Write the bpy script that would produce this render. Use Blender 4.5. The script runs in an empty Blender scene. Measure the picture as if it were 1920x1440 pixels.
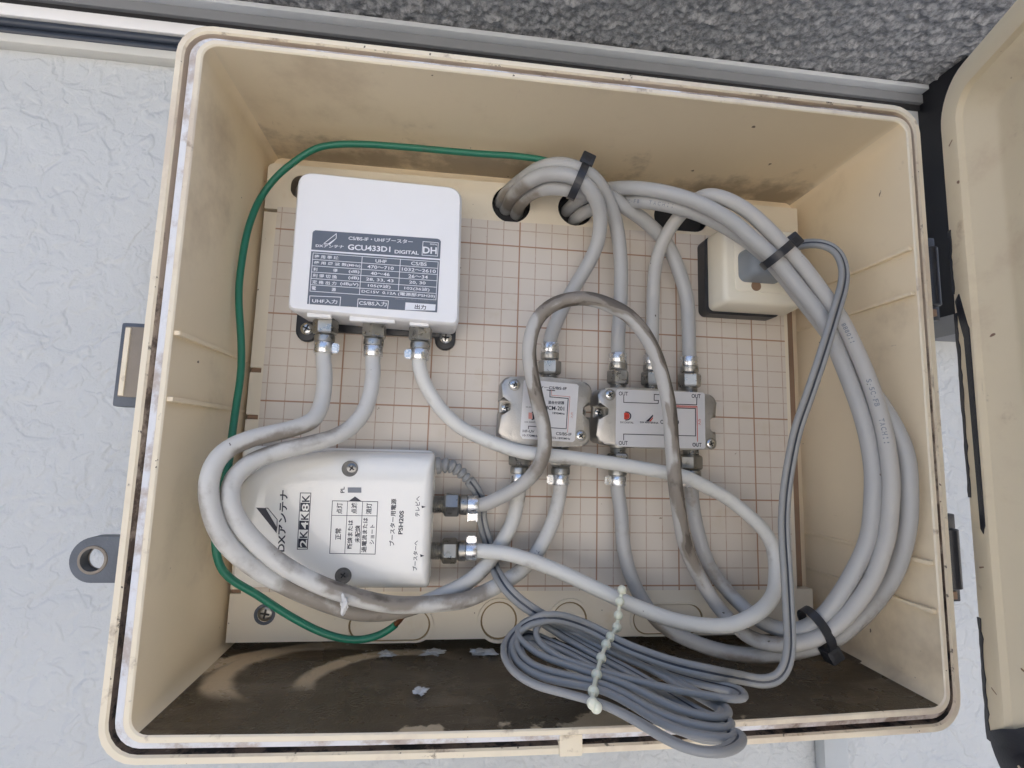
import bpy, bmesh, math, random
from mathutils import Vector, Matrix, noise
S = bpy.context.scene
COL = S.collection
R = math.radians
# ------------------------------------------------------------------ camera, sky, sun, exposure
CAM = {"loc": [-0.087915, -0.300906, -0.021395], "rows": [[0.992269, -0.120956, 0.027795], [0.041893, 0.11562, -0.99241], [0.116824, 0.985901, 0.119794]], "lens": 18.1108}
cam = bpy.data.objects.new('camera', bpy.data.cameras.new('camera')); COL.objects.link(cam)
r0, r1, r2 = [Vector(v) for v in CAM['rows']]
M = Matrix((r0, -r1, -r2)).transposed().to_4x4(); M.translation = Vector(CAM['loc'])
cam.matrix_world = M
cam.data.sensor_width = 36; cam.data.lens = CAM['lens']; cam.data.clip_start = 0.005; cam.data.clip_end = 5000
S.camera = cam
SUN_DIR = Vector((-0.25, -0.58, -0.75)).normalized()          # the way the light travels
w = bpy.data.worlds.new('World'); S.world = w; w.use_nodes = True
nt = w.node_tree; bg = nt.nodes['Background']; sky = nt.nodes.new('ShaderNodeTexSky')
sky.sky_type = 'NISHITA'; sky.sun_disc = False
sky.sun_elevation = math.asin(-SUN_DIR.z); sky.sun_rotation = math.atan2(-SUN_DIR.x, -SUN_DIR.y)
sky.air_density = 0.75; sky.dust_density = 8.0; sky.ozone_density = 1.0
nt.links.new(sky.outputs[0], bg.inputs[0]); bg.inputs[1].default_value = 0.15
sl = bpy.data.lights.new('sun', 'SUN'); sl.energy = 3.0; sl.angle = R(0.6); sl.color = (1, 0.96, 0.9)
so = bpy.data.objects.new('sun', sl); COL.objects.link(so); so.rotation_euler = SUN_DIR.to_track_quat('-Z', 'Y').to_euler()
S.view_settings.view_transform = 'Standard'; S.view_settings.look = 'None'; S.view_settings.gamma = 1
S.view_settings.exposure = 1.6
S.cycles.diffuse_bounces = 10; S.cycles.max_bounces = 14

# ------------------------------------------------------------------ materials
class N:
    def __init__(s, m): s.t = m.node_tree; s.n = s.t.nodes; s.L = s.t.links
    def new(s, k, **kw):
        x = s.n.new(k)
        for a, v in kw.items(): setattr(x, a, v)
        return x
    def put(s, sock, v):
        if isinstance(v, bpy.types.NodeSocket): s.L.new(v, sock)
        elif v is not None: sock.default_value = v
    def math(s, op, a, b=None, c=None, clamp=False):
        x = s.new('ShaderNodeMath', operation=op, use_clamp=clamp)
        for i, v in enumerate((a, b, c)):
            if v is not None: s.put(x.inputs[i], v)
        return x.outputs[0]
    def noise(s, vec, scale, detail=4, rough=.6, dist=0):
        x = s.new('ShaderNodeTexNoise'); s.put(x.inputs['Vector'], vec)
        x.inputs['Scale'].default_value = scale; x.inputs['Detail'].default_value = detail
        x.inputs['Roughness'].default_value = rough; x.inputs['Distortion'].default_value = dist
        return x.outputs['Fac']
    def ramp(s, f, a, b, va=0., vb=1.):
        x = s.new('ShaderNodeMapRange', clamp=True, interpolation_type='SMOOTHSTEP')
        s.put(x.inputs[0], f); x.inputs[1].default_value = a; x.inputs[2].default_value = b
        x.inputs[3].default_value = va; x.inputs[4].default_value = vb
        return x.outputs[0]
    def mix(s, f, a, b):
        x = s.new('ShaderNodeMix', data_type='RGBA'); s.put(x.inputs[0], f)
        s.put(x.inputs[6], a if isinstance(a, bpy.types.NodeSocket) else (*a, 1)); s.put(x.inputs[7], b if isinstance(b, bpy.types.NodeSocket) else (*b, 1))
        return x.outputs[2]
    def obj(s, scale=None):
        c = s.new('ShaderNodeTexCoord').outputs['Object']
        if scale:
            m = s.new('ShaderNodeMapping'); s.L.new(c, m.inputs[0]); m.inputs['Scale'].default_value = scale; c = m.outputs[0]
        return c
    def xyz(s, v):
        x = s.new('ShaderNodeSeparateXYZ'); s.L.new(v, x.inputs[0]); return x.outputs
    def bump(s, h, strength, dist=.001):
        x = s.new('ShaderNodeBump'); s.L.new(h, x.inputs['Height']); x.inputs['Strength'].default_value = strength; x.inputs['Distance'].default_value = dist
        return x.outputs[0]
def mat(name, col, rough=.5, metal=0, var=.06, vscale=60, bump=0, bscale=900, dirt=None, spots=None, rvar=0, sss=0, along=None, scuff=0, soot=0):
    m = bpy.data.materials.new(name); m.use_nodes = True; n = N(m); b = n.n['Principled BSDF']
    o = n.obj()
    f = n.noise(o, vscale, 5)
    c = n.mix(f, tuple(x * (1 - var * 2) for x in col), tuple(min(1, x * (1 + var)) for x in col))
    at = None
    if along: at = n.new('ShaderNodeAttribute', attribute_name=along).outputs['Fac']
    if along:
        fine = n.math('MULTIPLY', n.math('SUBTRACT', n.noise(o, 160, 5, .6), .5), .5)
        k = n.math('ADD', at, fine)
        c = n.mix(n.ramp(k, .22, .62, 0, .85), c, (.19, .16, .125)); c = n.mix(n.ramp(k, .84, 1.06, 0, .85), c, (.085, .07, .055))
    for d in dirt or []:                       # (colour, noise scale, lo, hi, amount)
        dn = n.noise(o, d[1], 6, .65)
        k = n.ramp(dn, d[2], d[3], 0, d[4])
        c = n.mix(k, c, d[0])
    if scuff:                                  # long faint rub marks
        s1 = n.noise(n.obj((260, 26, 40)), 1, 5, .7, 1.2); s2 = n.noise(n.obj((30, 40, 300)), 1, 5, .7, 1.2)
        k = n.math('MULTIPLY', n.ramp(n.math('MAXIMUM', s1, s2), .66, .76, 0, scuff), n.ramp(n.noise(o, 20, 3), .46, .62))
        c = n.mix(k, c, (.26, .21, .16))
    if soot:
        ox, oy, oz = n.xyz(o)
        k = n.math('MULTIPLY', n.ramp(n.math('ADD', n.noise(o, 24, 5, .65), n.ramp(oy, -.075, -.004, -.28, .12)), .46, .66), .58)
        c = n.mix(k, c, (.17, .135, .10))
    if spots:
        dn = n.noise(o, spots[1], 2, .5); c = n.mix(n.ramp(dn, spots[2], spots[2] + .02, 0, .9), c, spots[0])
    n.put(b.inputs['Base Color'], c); b.inputs['Metallic'].default_value = metal
    b.inputs['Roughness'].default_value = rough
    if rvar: n.put(b.inputs['Roughness'], n.ramp(n.noise(o, vscale * 2, 4), .3, .7, rough - rvar, rough + rvar))
    if bump: n.put(b.inputs['Normal'], n.bump(n.noise(o, bscale, 3), bump, .0006))
    if sss: b.inputs['Subsurface Weight'].default_value = sss; b.inputs['Subsurface Radius'].default_value = (.002, .0015, .001)
    m.diffuse_color = (*col, 1)
    return m
GRIME = (.055, .04, .028)
IV = (.80, .68, .485)
M_ivory = mat('ivory_plastic', IV, .5, var=.05, vscale=14, bump=.06, bscale=1500, scuff=.5, dirt=[((.36, .27, .17), 9, .52, .74, .55), ((.2, .14, .09), 55, .66, .8, .4), ((.1, .07, .05), 30, .72, .8, .5)], spots=((.09, .06, .04), 160, .77))
M_top = mat('ivory_top_wall', (.72, .62, .45), .55, var=.05, vscale=12, bump=.06, bscale=1500, scuff=.9, soot=1, dirt=[((.42, .33, .22), 12, .52, .74, .5), ((.22, .17, .12), 26, .62, .8, .5)], spots=((.09, .06, .04), 160, .75))
M_lip = mat('ivory_lip', (.78, .70, .54), .5, var=.05, vscale=30, bump=.08, dirt=[((.50, .40, .32), 16, .48, .66, .5), ((.22, .15, .10), 75, .60, .74, .65), ((.05, .035, .03), 130, .66, .74, .7)], spots=((.07, .05, .03), 300, .75))
M_rim = mat('outer_rim', (.76, .68, .52), .55, var=.05, vscale=30, bump=.1, dirt=[((.50, .40, .31), 14, .42, .62, .6), ((.20, .14, .10), 60, .55, .68, .7), ((.04, .03, .025), 150, .60, .68, .85)], spots=((.06, .045, .035), 260, .70))
M_plate = mat('plate_plastic', (.74, .67, .54), .5, var=.05, vscale=16, bump=.05, bscale=1500, dirt=[((.55, .40, .17), 22, .56, .75, .5), ((.25, .18, .1), 70, .68, .82, .5)], spots=((.06, .04, .02), 320, .76))
M_lid = mat('lid_plastic', (.68, .59, .42), .5, var=.05, vscale=14, bump=.05, bscale=1500, scuff=.6, dirt=[((.30, .20, .12), 40, .62, .76, .6), ((.45, .33, .22), 18, .55, .75, .45)], spots=((.12, .05, .03), 110, .76))
M_white = mat('white_plastic', (.83, .835, .84), .38, var=.02, vscale=20, bump=.02, dirt=[((.6, .58, .53), 40, .66, .85, .35)])
M_psu = mat('glossy_cream_plastic', (.83, .825, .785), .07, var=.025, vscale=25, dirt=[((.5, .42, .3), 40, .66, .86, .35)])
M_out = mat('cream_outlet_plastic', (.80, .755, .63), .4, var=.03, vscale=30)
M_black = mat('black_plastic', (.022, .024, .03), .38, var=.2, vscale=60, bump=.1)
M_recess = mat('recess_black', (.02, .02, .022), .6, var=.2, bump=.1)  # black standing in for darkness in holes, slots and the trim gap
M_hinge = mat('hinge_black', (.016, .018, .026), .35, var=.3, vscale=90, bump=.2, dirt=[((.25, .23, .2), 120, .7, .8, .5)])
M_navy = mat('label_grey_blue', (.125, .145, .18), .42, var=.03)
M_ink = mat('print_white', (.78, .80, .84), .45, var=.01)
M_inkdark = mat('print_navy', (.018, .022, .04), .4, var=.05)
M_inkgrey = mat('print_grey', (.2, .22, .25), .45, var=.05)
M_inkred = mat('print_red', (.55, .05, .03), .4, var=.05)
M_inkpink = mat('print_faded_red', (.62, .28, .24), .45, var=.05)
M_cable = mat('grey_white_jacket', (.41, .41, .40), .42, var=.03, vscale=40, bump=.04, bscale=700, spots=((.15, .12, .1), 260, .79), along='grime')
M_cablew = mat('white_jacket', (.66, .66, .625), .42, var=.03, vscale=40, bump=.04, bscale=700, spots=((.1, .08, .06), 300, .78), along='grime')
M_cabled = mat('soiled_jacket', (.46, .45, .425), .5, var=.04, vscale=60, bump=.06, bscale=600, spots=((.07, .055, .04), 320, .76), along='grime')
M_cabledd = mat('worn_white_jacket', (.58, .575, .545), .5, var=.04, vscale=60, bump=.06, bscale=600, spots=((.07, .055, .04), 320, .77), along='grime')
M_cord = mat('grey_cord', (.285, .29, .285), .48, var=.05, vscale=60, bump=.05, dirt=[((.33, .31, .28), 60, .6, .8, .3)])
M_plug = mat('grey_plug', (.24, .27, .30), .5, var=.06, vscale=80, bump=.05)
M_green = mat('green_jacket', (.012, .16, .095), .38, var=.12, vscale=40, bump=.05, dirt=[((.05, .07, .05), 60, .6, .75, .5)])
M_copper = mat('copper', (.35, .16, .09), .4, 1, var=.1)
M_nickel = mat('nickel', (.47, .465, .44), .34, 1, var=.15, vscale=150, rvar=.1)
M_nickeld = mat('dull_nickel', (.36, .35, .32), .36, 1, var=.2, vscale=150, rvar=.1, dirt=[((.16, .15, .12), 200, .55, .7, .6)])
M_alu = mat('crimp_aluminium', (.74, .75, .76), .28, 1, var=.06, vscale=200, rvar=.08)
M_cast = mat('cast_metal', (.47, .455, .43), .38, .9, var=.14, vscale=120, bump=.25, bscale=1300, rvar=.1, dirt=[((.3, .29, .27), 160, .55, .75, .5)])
M_chrome = mat('screw_steel', (.62, .62, .6), .22, 1, var=.15, vscale=300)
M_silver = mat('silver_label', (.66, .66, .67), .33, .35, var=.02, vscale=60)
M_tie = mat('beaded_nylon', (.74, .76, .62), .35, var=.05, sss=.3)
M_gask = None
M_caulk = mat('caulk_crumb', (.62, .62, .6), .7, var=.1, vscale=200, bump=.3)
M_rust = mat('notch_brown', (.30, .19, .12), .7, var=.2, vscale=80)
M_eye = mat('weathered_grey_metal', (.10, .115, .14), .5, .3, var=.25, vscale=90, bump=.2, dirt=[((.4, .35, .28), 120, .64, .74, .7)])
M_gapshade = mat('gap_shade_brown', (.29, .19, .125), .8, var=.2, vscale=50)  # brown tone of the shade beside the plate
M_batten = mat('painted_batten', (.46, .49, .505), .7, var=.05, vscale=30, bump=.2)
M_ochre = mat('ochre_grime', (.27, .19, .085), .7, var=.2, vscale=60)
M_taupe = mat('weathered_taupe', (.24, .205, .165), .6, var=.12, vscale=60, dirt=[((.1, .08, .07), 160, .64, .72, .7)])
M_eyed = mat('hole_shade_grey', (.13, .125, .115), .3, var=.3, vscale=300)
M_dark = mat('dark_steel', (.22, .22, .22), .25, 1, var=.2, vscale=200)
M_trim = mat('grey_trim', (.215, .225, .24), .5, var=.06, vscale=20)
M_trimw = mat('pale_trim', (.55, .58, .61), .4, var=.06, vscale=40)
M_race = mat('white_raceway', (.86, .86, .86), .4, var=.03, vscale=20)
M_cream = mat('cream_strip', (.62, .61, .56), .5, var=.05, vscale=20)
M_dcable = mat('dark_blue_cable', (.035, .045, .065), .4, var=.15, vscale=30)
M_fascia = mat('black_board', (.008, .009, .014), .55, var=.2, vscale=10)
M_conc = mat('concrete_ground', (.60, .585, .55), .85, var=.1, vscale=3, bump=.3, bscale=40)

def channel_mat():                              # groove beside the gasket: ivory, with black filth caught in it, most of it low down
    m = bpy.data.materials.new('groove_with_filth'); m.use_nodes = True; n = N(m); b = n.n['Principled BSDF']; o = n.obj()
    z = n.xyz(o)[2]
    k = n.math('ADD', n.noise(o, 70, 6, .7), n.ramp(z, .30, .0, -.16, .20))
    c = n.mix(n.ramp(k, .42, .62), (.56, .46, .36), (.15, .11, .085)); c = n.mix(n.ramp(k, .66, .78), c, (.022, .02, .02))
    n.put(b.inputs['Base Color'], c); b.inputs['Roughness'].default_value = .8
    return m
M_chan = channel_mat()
def gasket_mat():                               # white foam, soiled most along the hinge side
    m = bpy.data.materials.new('foam_gasket'); m.use_nodes = True; n = N(m); b = n.n['Principled BSDF']; o = n.obj()
    x, y, z = n.xyz(o)
    k = n.math('ADD', n.noise(o, 46, 6, .68), n.math('ADD', n.ramp(x, .02, .176, -.02, .20), n.ramp(z, .30, .315, 0, .07)))
    c = n.mix(n.ramp(k, .44, .60), (.70, .71, .73), (.46, .40, .36)); c = n.mix(n.ramp(k, .60, .74), c, (.20, .15, .12))
    n.put(b.inputs['Base Color'], c); b.inputs['Roughness'].default_value = .9
    n.put(b.inputs['Normal'], n.bump(n.noise(o, 1200, 3), .4, .0006))
    return m
M_gask = gasket_mat()
def floor_mat():                                # mud dried on the box floor, wiped away in a few arcs and patches
    m = bpy.data.materials.new('muddy_floor'); m.use_nodes = True; n = N(m); b = n.n['Principled BSDF']; o = n.obj()
    x, y, z = n.xyz(o)
    wob = n.math('MULTIPLY', n.math('SUBTRACT', n.noise(o, 60, 5), .5), .30)
    keep = None
    # arcs: centre x, centre y, radius x, radius y, width, x-limit (arc kept left of it)
    for cx, cy, a, bb, wd, ylim in ((-.115, -.040, .046, .034, .10, -.060), (-.115, -.045, .060, .039, .06, -.048), (-.075, -.050, .046, .034, .08, -.052)):
        dx = n.math('DIVIDE', n.math('SUBTRACT', x, cx), a); dy = n.math('DIVIDE', n.math('SUBTRACT', y, cy), bb)
        r = n.math('SQRT', n.math('ADD', n.math('MULTIPLY', dx, dx), n.math('MULTIPLY', dy, dy)))
        d = n.math('ABSOLUTE', n.math('SUBTRACT', n.math('ADD', r, n.math('MULTIPLY', wob, .5)), 1))
        k = n.math('MULTIPLY', n.ramp(d, wd * .7, wd * 1.9, 1, 0), n.math('MULTIPLY', n.ramp(x, cx - .01, cx + .035, 1, 0), n.ramp(y, ylim - .006, ylim + .008)))
        keep = k if keep is None else n.math('MAXIMUM', keep, k)
    bl = n.ramp(n.math('ADD', n.noise(o, 34, 5, .6), n.math('ADD', n.ramp(y, -.060, -.088, -.15, .08), n.ramp(n.math('ABSOLUTE', n.math('ADD', x, .03)), .03, .07, 0, -.12))), .58, .63)
    keep = n.math('MAXIMUM', keep, n.math('MULTIPLY', bl, .8))
    mud = n.mix(n.noise(o, 45, 6, .7), (.038, .028, .017), (.115, .083, .048))
    mud = n.mix(n.ramp(n.noise(o, 420, 2), .69, .73, 0, .5), mud, (.25, .22, .17))
    mud = n.mix(n.ramp(n.noise(n.obj((14, 60, 1)), 1, 6, .65, 1.5), .5, .68, 0, .45), mud, (.20, .16, .11))
    keep = n.math('MULTIPLY', keep, n.ramp(n.noise(o, 90, 6, .7), .30, .5, .75, 1))
    c = n.mix(keep, mud, (.62, .49, .32)); n.put(b.inputs['Base Color'], c)
    n.put(b.inputs['Roughness'], n.ramp(n.noise(o, 40, 4), .35, .65, .16, .45)); n.put(b.inputs['Normal'], n.bump(n.noise(o, 700, 4, .7), .5, .0006))
    return m
M_floor = floor_mat()
def grid_mat():
    m = bpy.data.materials.new('ruled_board'); m.use_nodes = True; n = N(m); b = n.n['Principled BSDF']; o = n.obj()
    x, y, z = n.xyz(o)
    def lines(v, off, step, half):
        f = n.math('FRACT', n.math('ADD', n.math('DIVIDE', n.math('ADD', v, off), step), 40.5))
        return n.ramp(n.math('ABSOLUTE', n.math('SUBTRACT', f, .5)), half / step * .6, half / step * 1.5, 1, 0)
    ox, oz = -.03, -.16
    thin = n.math('MAXIMUM', lines(x, ox, .01, .00026), lines(z, oz, .01, .00026))
    bold = n.math('MAXIMUM', lines(x, ox, .05, .00042), lines(z, oz, .05, .00042))
    wear = n.ramp(n.noise(o, 140, 4, .7), .3, .6, .45, 1)
    base = n.mix(n.noise(o, 12, 5), (.60, .545, .47), (.675, .615, .54))
    base = n.mix(n.ramp(n.noise(o, 35, 5), .58, .76, 0, .35), base, (.52, .43, .27))
    base = n.mix(n.ramp(n.noise(o, 260, 2), .76, .79, 0, .8), base, (.22, .16, .1))
    c = n.mix(n.math('MULTIPLY', n.math('MULTIPLY', thin, wear), .72), base, (.36, .22, .14))
    c = n.mix(n.math('MULTIPLY', bold, .82), c, (.33, .17, .09))
    n.put(b.inputs['Base Color'], c); b.inputs['Roughness'].default_value = .42; b.inputs['Coat Weight'].default_value = .25; b.inputs['Coat Roughness'].default_value = .25
    return m
M_grid = grid_mat()
def wall_mat():
    m = bpy.data.materials.new('sprayed_stucco'); m.use_nodes = True; n = N(m); b = n.n['Principled BSDF']; o = n.obj()
    big = n.noise(o, 40, 2.5, .5, .5); b2 = n.noise(o, 88, 2, .5, .4); v = n.new('ShaderNodeTexVoronoi', feature='SMOOTH_F1'); n.put(v.inputs['Vector'], o); v.inputs['Scale'].default_value = 38
    pl = n.math('ADD', n.ramp(big, .45, .53), n.math('MULTIPLY', n.ramp(b2, .49, .59), .6))
    h = n.math('ADD', n.math('MULTIPLY', pl, 1.0), n.math('ADD', n.math('MULTIPLY', n.noise(o, 230, 5, .7), .9), n.math('MULTIPLY', v.outputs[0], .35)))
    c = n.mix(n.noise(o, 20, 5), (.505, .525, .53), (.565, .585, .585))
    c = n.mix(n.ramp(n.noise(o, 420, 3), .66, .74, 0, .35), c, (.36, .35, .33))
    n.put(b.inputs['Base Color'], c); b.inputs['Roughness'].default_value = .8
    n.put(b.inputs['Normal'], n.bump(h, .44, .0022))
    return m
M_wall = wall_mat()
def soffit_mat():
    m = bpy.data.materials.new('stone_spray'); m.use_nodes = True; n = N(m); b = n.n['Principled BSDF']; o = n.obj()
    c = n.mix(n.ramp(n.noise(o, 300, 5, .7), .36, .64), (.17, .175, .185), (.39, .40, .415))
    c = n.mix(n.ramp(n.noise(o, 800, 2), .62, .68, 0, .6), c, (.42, .43, .43))
    n.put(b.inputs['Base Color'], c); b.inputs['Roughness'].default_value = .75
    n.put(b.inputs['Normal'], n.bump(n.noise(o, 700, 4, .7), .5, .001))
    return m
M_soff = soffit_mat()

# ------------------------------------------------------------------ mesh helpers (all shapes given in world millimetres)
BASE = {}
def thing(name, base, label, cat, group=None):
    o = bpy.data.objects.new(name, None); COL.objects.link(o); o.location = Vector(base) * .001; BASE[o.name] = Vector(base)
    o.empty_display_size = .01
    return tag(o, label, cat, group)
def tag(o, label, cat, group=None):
    o['label'] = label; o['category'] = cat
    if group: o['group'] = group
    return o
def obj(name, bm, mats, parent=None, smooth=40, base=None, kind=None):
    base = BASE[parent.name] if parent else Vector(base) if base is not None else sum((v.co for v in bm.verts), Vector()) / max(1, len(bm.verts))
    bmesh.ops.recalc_face_normals(bm, faces=bm.faces) if smooth is not None else None
    for v in bm.verts: v.co = (v.co - base) * .001
    me = bpy.data.meshes.new(name); bm.to_mesh(me); bm.free()
    for m in mats if isinstance(mats, (list, tuple)) else [mats]: me.materials.append(m)
    if smooth:
        me.polygons.foreach_set('use_smooth', [True] * len(me.polygons)); me.set_sharp_from_angle(angle=R(smooth))
    o = bpy.data.objects.new(name, me); COL.objects.link(o); BASE[o.name] = base
    if parent: o.parent = parent
    else: o.location = base * .001
    if kind: o['kind'] = kind
    return o
def loft(bm, rings, cap0=True, cap1=True, closed=True, mi=None):
    vs = [[bm.verts.new(p) for p in r] for r in rings]
    for k, (a, b) in enumerate(zip(vs, vs[1:])):
        n = len(a)
        for i in range(n if closed else n - 1):
            f = bm.faces.new((a[i], a[(i + 1) % n], b[(i + 1) % n], b[i]))
            if mi: f.material_index = mi[k]
    if cap0: bm.faces.new(vs[0][::-1])
    if cap1: bm.faces.new(vs[-1])
    return vs
def rrect(x0, x1, z0, z1, r, n=6, side=1):
    """rounded rectangle in (x, z), counter-clockwise from the lower left; side = pieces per straight edge"""
    out = []; cs = ((x0 + r, z0 + r, 180), (x1 - r, z0 + r, 270), (x1 - r, z1 - r, 0), (x0 + r, z1 - r, 90))
    for k, (cx, cz, a) in enumerate(cs):
        pts = [(cx + r * math.cos(R(a + 90 * i / n)), cz + r * math.sin(R(a + 90 * i / n))) for i in range(n + 1)]
        out += pts
        nx = cs[(k + 1) % 4]; q = (nx[0] + r * math.cos(R(nx[2])), nx[1] + r * math.sin(R(nx[2])))
        for i in range(1, side): out.append((pts[-1][0] + (q[0] - pts[-1][0]) * i / side, pts[-1][1] + (q[1] - pts[-1][1]) * i / side))
    return out
def box(bm, x0, x1, y0, y1, z0, z1, bev=0, T=None, seg=2):
    b = bmesh.new(); bmesh.ops.create_cube(b, size=1)
    for v in b.verts: v.co = Vector(((x0 + x1) / 2 + v.co.x * (x1 - x0), (y0 + y1) / 2 + v.co.y * (y1 - y0), (z0 + z1) / 2 + v.co.z * (z1 - z0)))
    if bev: bmesh.ops.bevel(b, geom=b.edges[:], offset=bev, segments=seg, affect='EDGES', profile=.6)
    if T: bmesh.ops.transform(b, matrix=T, verts=b.verts)
    merge(bm, b)
def merge(bm, b):
    me = bpy.data.meshes.new('t'); b.to_mesh(me); b.free(); bm.from_mesh(me); bpy.data.meshes.remove(me)
def frame(d, up=(0, -1, 0)):
    d = Vector(d).normalized(); u = Vector(up); s = d.cross(u)
    if s.length < 1e-4: s = d.cross(Vector((1, 0, 0)))
    s.normalize(); return d, s, s.cross(d).normalized()
def lathe(bm, p, d, prof, n=20, up=(0, -1, 0), rot=0, cap=True):
    """profile (distance along d, radius) turned round the axis through p"""
    d, s, u = frame(d, up); p = Vector(p); rings = []
    for t, r in prof: rings.append([p + d * t + (s * math.cos(R(rot) + 2 * math.pi * i / n) + u * math.sin(R(rot) + 2 * math.pi * i / n)) * r for i in range(n)])
    loft(bm, rings, cap, cap)
def prism(bm, pts, y0, y1, bev=0):
    """outline in (x, z) pushed along y"""
    b = bmesh.new(); loft(b, [[(x, y0, z) for x, z in pts], [(x, y1, z) for x, z in pts]])
    if bev:
        es = [e for e in b.edges if abs(e.verts[0].co.y - y1) < 1e-5 and abs(e.verts[1].co.y - y1) < 1e-5]
        bmesh.ops.bevel(b, geom=es, offset=bev, segments=3, affect='EDGES', profile=.5)
    merge(bm, b)
def catmull(pts, step=2.0, vals=None):
    P = [Vector(p) for p in pts]; out = []; V = []
    for i in range(len(P) - 1):
        a, b, c, d = P[max(i - 1, 0)], P[i], P[i + 1], P[min(i + 2, len(P) - 1)]
        n = max(2, int((c - b).length / step))
        for k in range(n):
            s = k / n
            if vals: V.append(vals[i] * (1 - s) + vals[i + 1] * s)
            out.append(.5 * ((2 * b) + (c - a) * s + (2 * a - 5 * b + 4 * c - d) * s * s + (3 * b - a - 3 * c + d) * s ** 3))
    out.append(P[-1])
    for _ in range(3): out = [out[0]] + [(out[i - 1] + out[i] * 2 + out[i + 1]) / 4 for i in range(1, len(out) - 1)] + [out[-1]]
    return (out, V + [vals[-1]]) if vals else out
def tangents(L): return [(L[min(i + 1, len(L) - 1)] - L[max(i - 1, 0)]).normalized() for i in range(len(L))]
def tube(bm, L, r, n=16):
    T = tangents(L); u = frame(T[0])[2]; rings = []
    for p, t in zip(L, T):
        u = (u - t * u.dot(t)).normalized(); s = t.cross(u)
        rings.append([p + (s * math.cos(2 * math.pi * i / n) + u * math.sin(2 * math.pi * i / n)) * r for i in range(n)])
    loft(bm, rings)
def sweep(bm, L, prof, ups=None):
    """profile (sideways, out) carried along L, 'out' kept as near as it can be to the front"""
    T = tangents(L); rings = []; prev = None
    for k, (p, t) in enumerate(zip(L, T)):
        up = Vector((0, -1, 0))
        s = t.cross(up)
        if prev is not None:
            if s.length < .35: s = prev - t * prev.dot(t)
            elif s.dot(prev) < 0: s = -s
            s = (s.normalized() * .35 + (prev - t * prev.dot(t)).normalized() * .65)
        s.normalize(); prev = s; u = s.cross(t)
        if ups: a = R(ups[k]); s, u = s * math.cos(a) + u * math.sin(a), u * math.cos(a) - s * math.sin(a)
        rings.append([p + s * a + u * b for a, b in prof])
    loft(bm, rings)
def circle_pts(cx, cz, r, n=28, a0=0): return [(cx + r * math.cos(R(a0) + 2 * math.pi * i / n), cz + r * math.sin(R(a0) + 2 * math.pi * i / n)) for i in range(n)]
def holed(bm, outline, holes, y, y1=None):
    """flat sheet with holes; y1 = far side of the rim walls"""
    es = []
    for loop in [outline] + holes:
        vs = [bm.verts.new((x, y, z)) for x, z in loop]
        es += [bm.edges.new((vs[i], vs[(i + 1) % len(vs)])) for i in range(len(vs))]
        if y1 is not None:
            v2 = [bm.verts.new((x, y1, z)) for x, z in loop]
            for i in range(len(vs)): bm.faces.new((vs[i], vs[(i + 1) % len(vs)], v2[(i + 1) % len(vs)], v2[i]))
    bmesh.ops.triangle_fill(bm, edges=es, use_beauty=True)
# ---- flat print: letters, rules, emblems, as thin sheets on a face turned to the front
FONT = {}
def glyphs(txt):
    if txt not in FONT:
        c = bpy.data.curves.new('t', 'FONT'); c.body = txt; c.resolution_u = 3; c.size = 1; c.offset = .026 if txt in ('DXアンテナ', 'GCU433D1', 'PSH20S', 'DIGITAL', 'DH') else .016
        o = bpy.data.objects.new('t', c); COL.objects.link(o); dg = bpy.context.evaluated_depsgraph_get(); dg.update()
        me = bpy.data.meshes.new_from_object(o.evaluated_get(dg))
        vs = [(v.co.x, v.co.y) for v in me.vertices]; fs = [tuple(p.vertices) for p in me.polygons]
        bpy.data.objects.remove(o); bpy.data.curves.remove(c); bpy.data.meshes.remove(me)
        if vs:
            x0 = min(v[0] for v in vs); x1 = max(v[0] for v in vs); y0 = min(v[1] for v in vs); y1 = max(v[1] for v in vs)
            vs = [((x - x0) / max(1e-6, x1 - x0), (y - y0) / max(1e-6, y1 - y0)) for x, y in vs]
        FONT[txt] = (vs, fs)
    return FONT[txt]
def put_text(bm, txt, a, b, h):
    a, b = Vector(a), Vector(b); d = b - a; up = Vector((-d.z, 0, d.x)).normalized() * h
    vs, fs = glyphs(txt); V = [bm.verts.new(a + d * x + up * y) for x, y in vs]
    for f in fs:
        try: bm.faces.new([V[i] for i in f])
        except ValueError: pass
def printing(name, items, colours, parent):
    bms = {}
    for it in items:
        c = it[-1]; bm = bms.setdefault(c, bmesh.new())
        if it[0] == 't': put_text(bm, it[1], it[2], it[3], it[4])
        elif it[0] == 'p': bm.faces.new([bm.verts.new(p) for p in it[1]])
        else:
            a, b = Vector(it[1]), Vector(it[2]); d = (b - a).normalized(); s = Vector((-d.z, 0, d.x)) * it[3] / 2; e = d * it[3] / 2
            bm.faces.new([bm.verts.new(p) for p in (a - s - e, b - s + e, b + s + e, a + s - e)])
    for c, bm in bms.items():
        for v in bm.verts: v.co.y -= .04 * c
        obj(name, bm, colours[c], parent, smooth=None)
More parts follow.
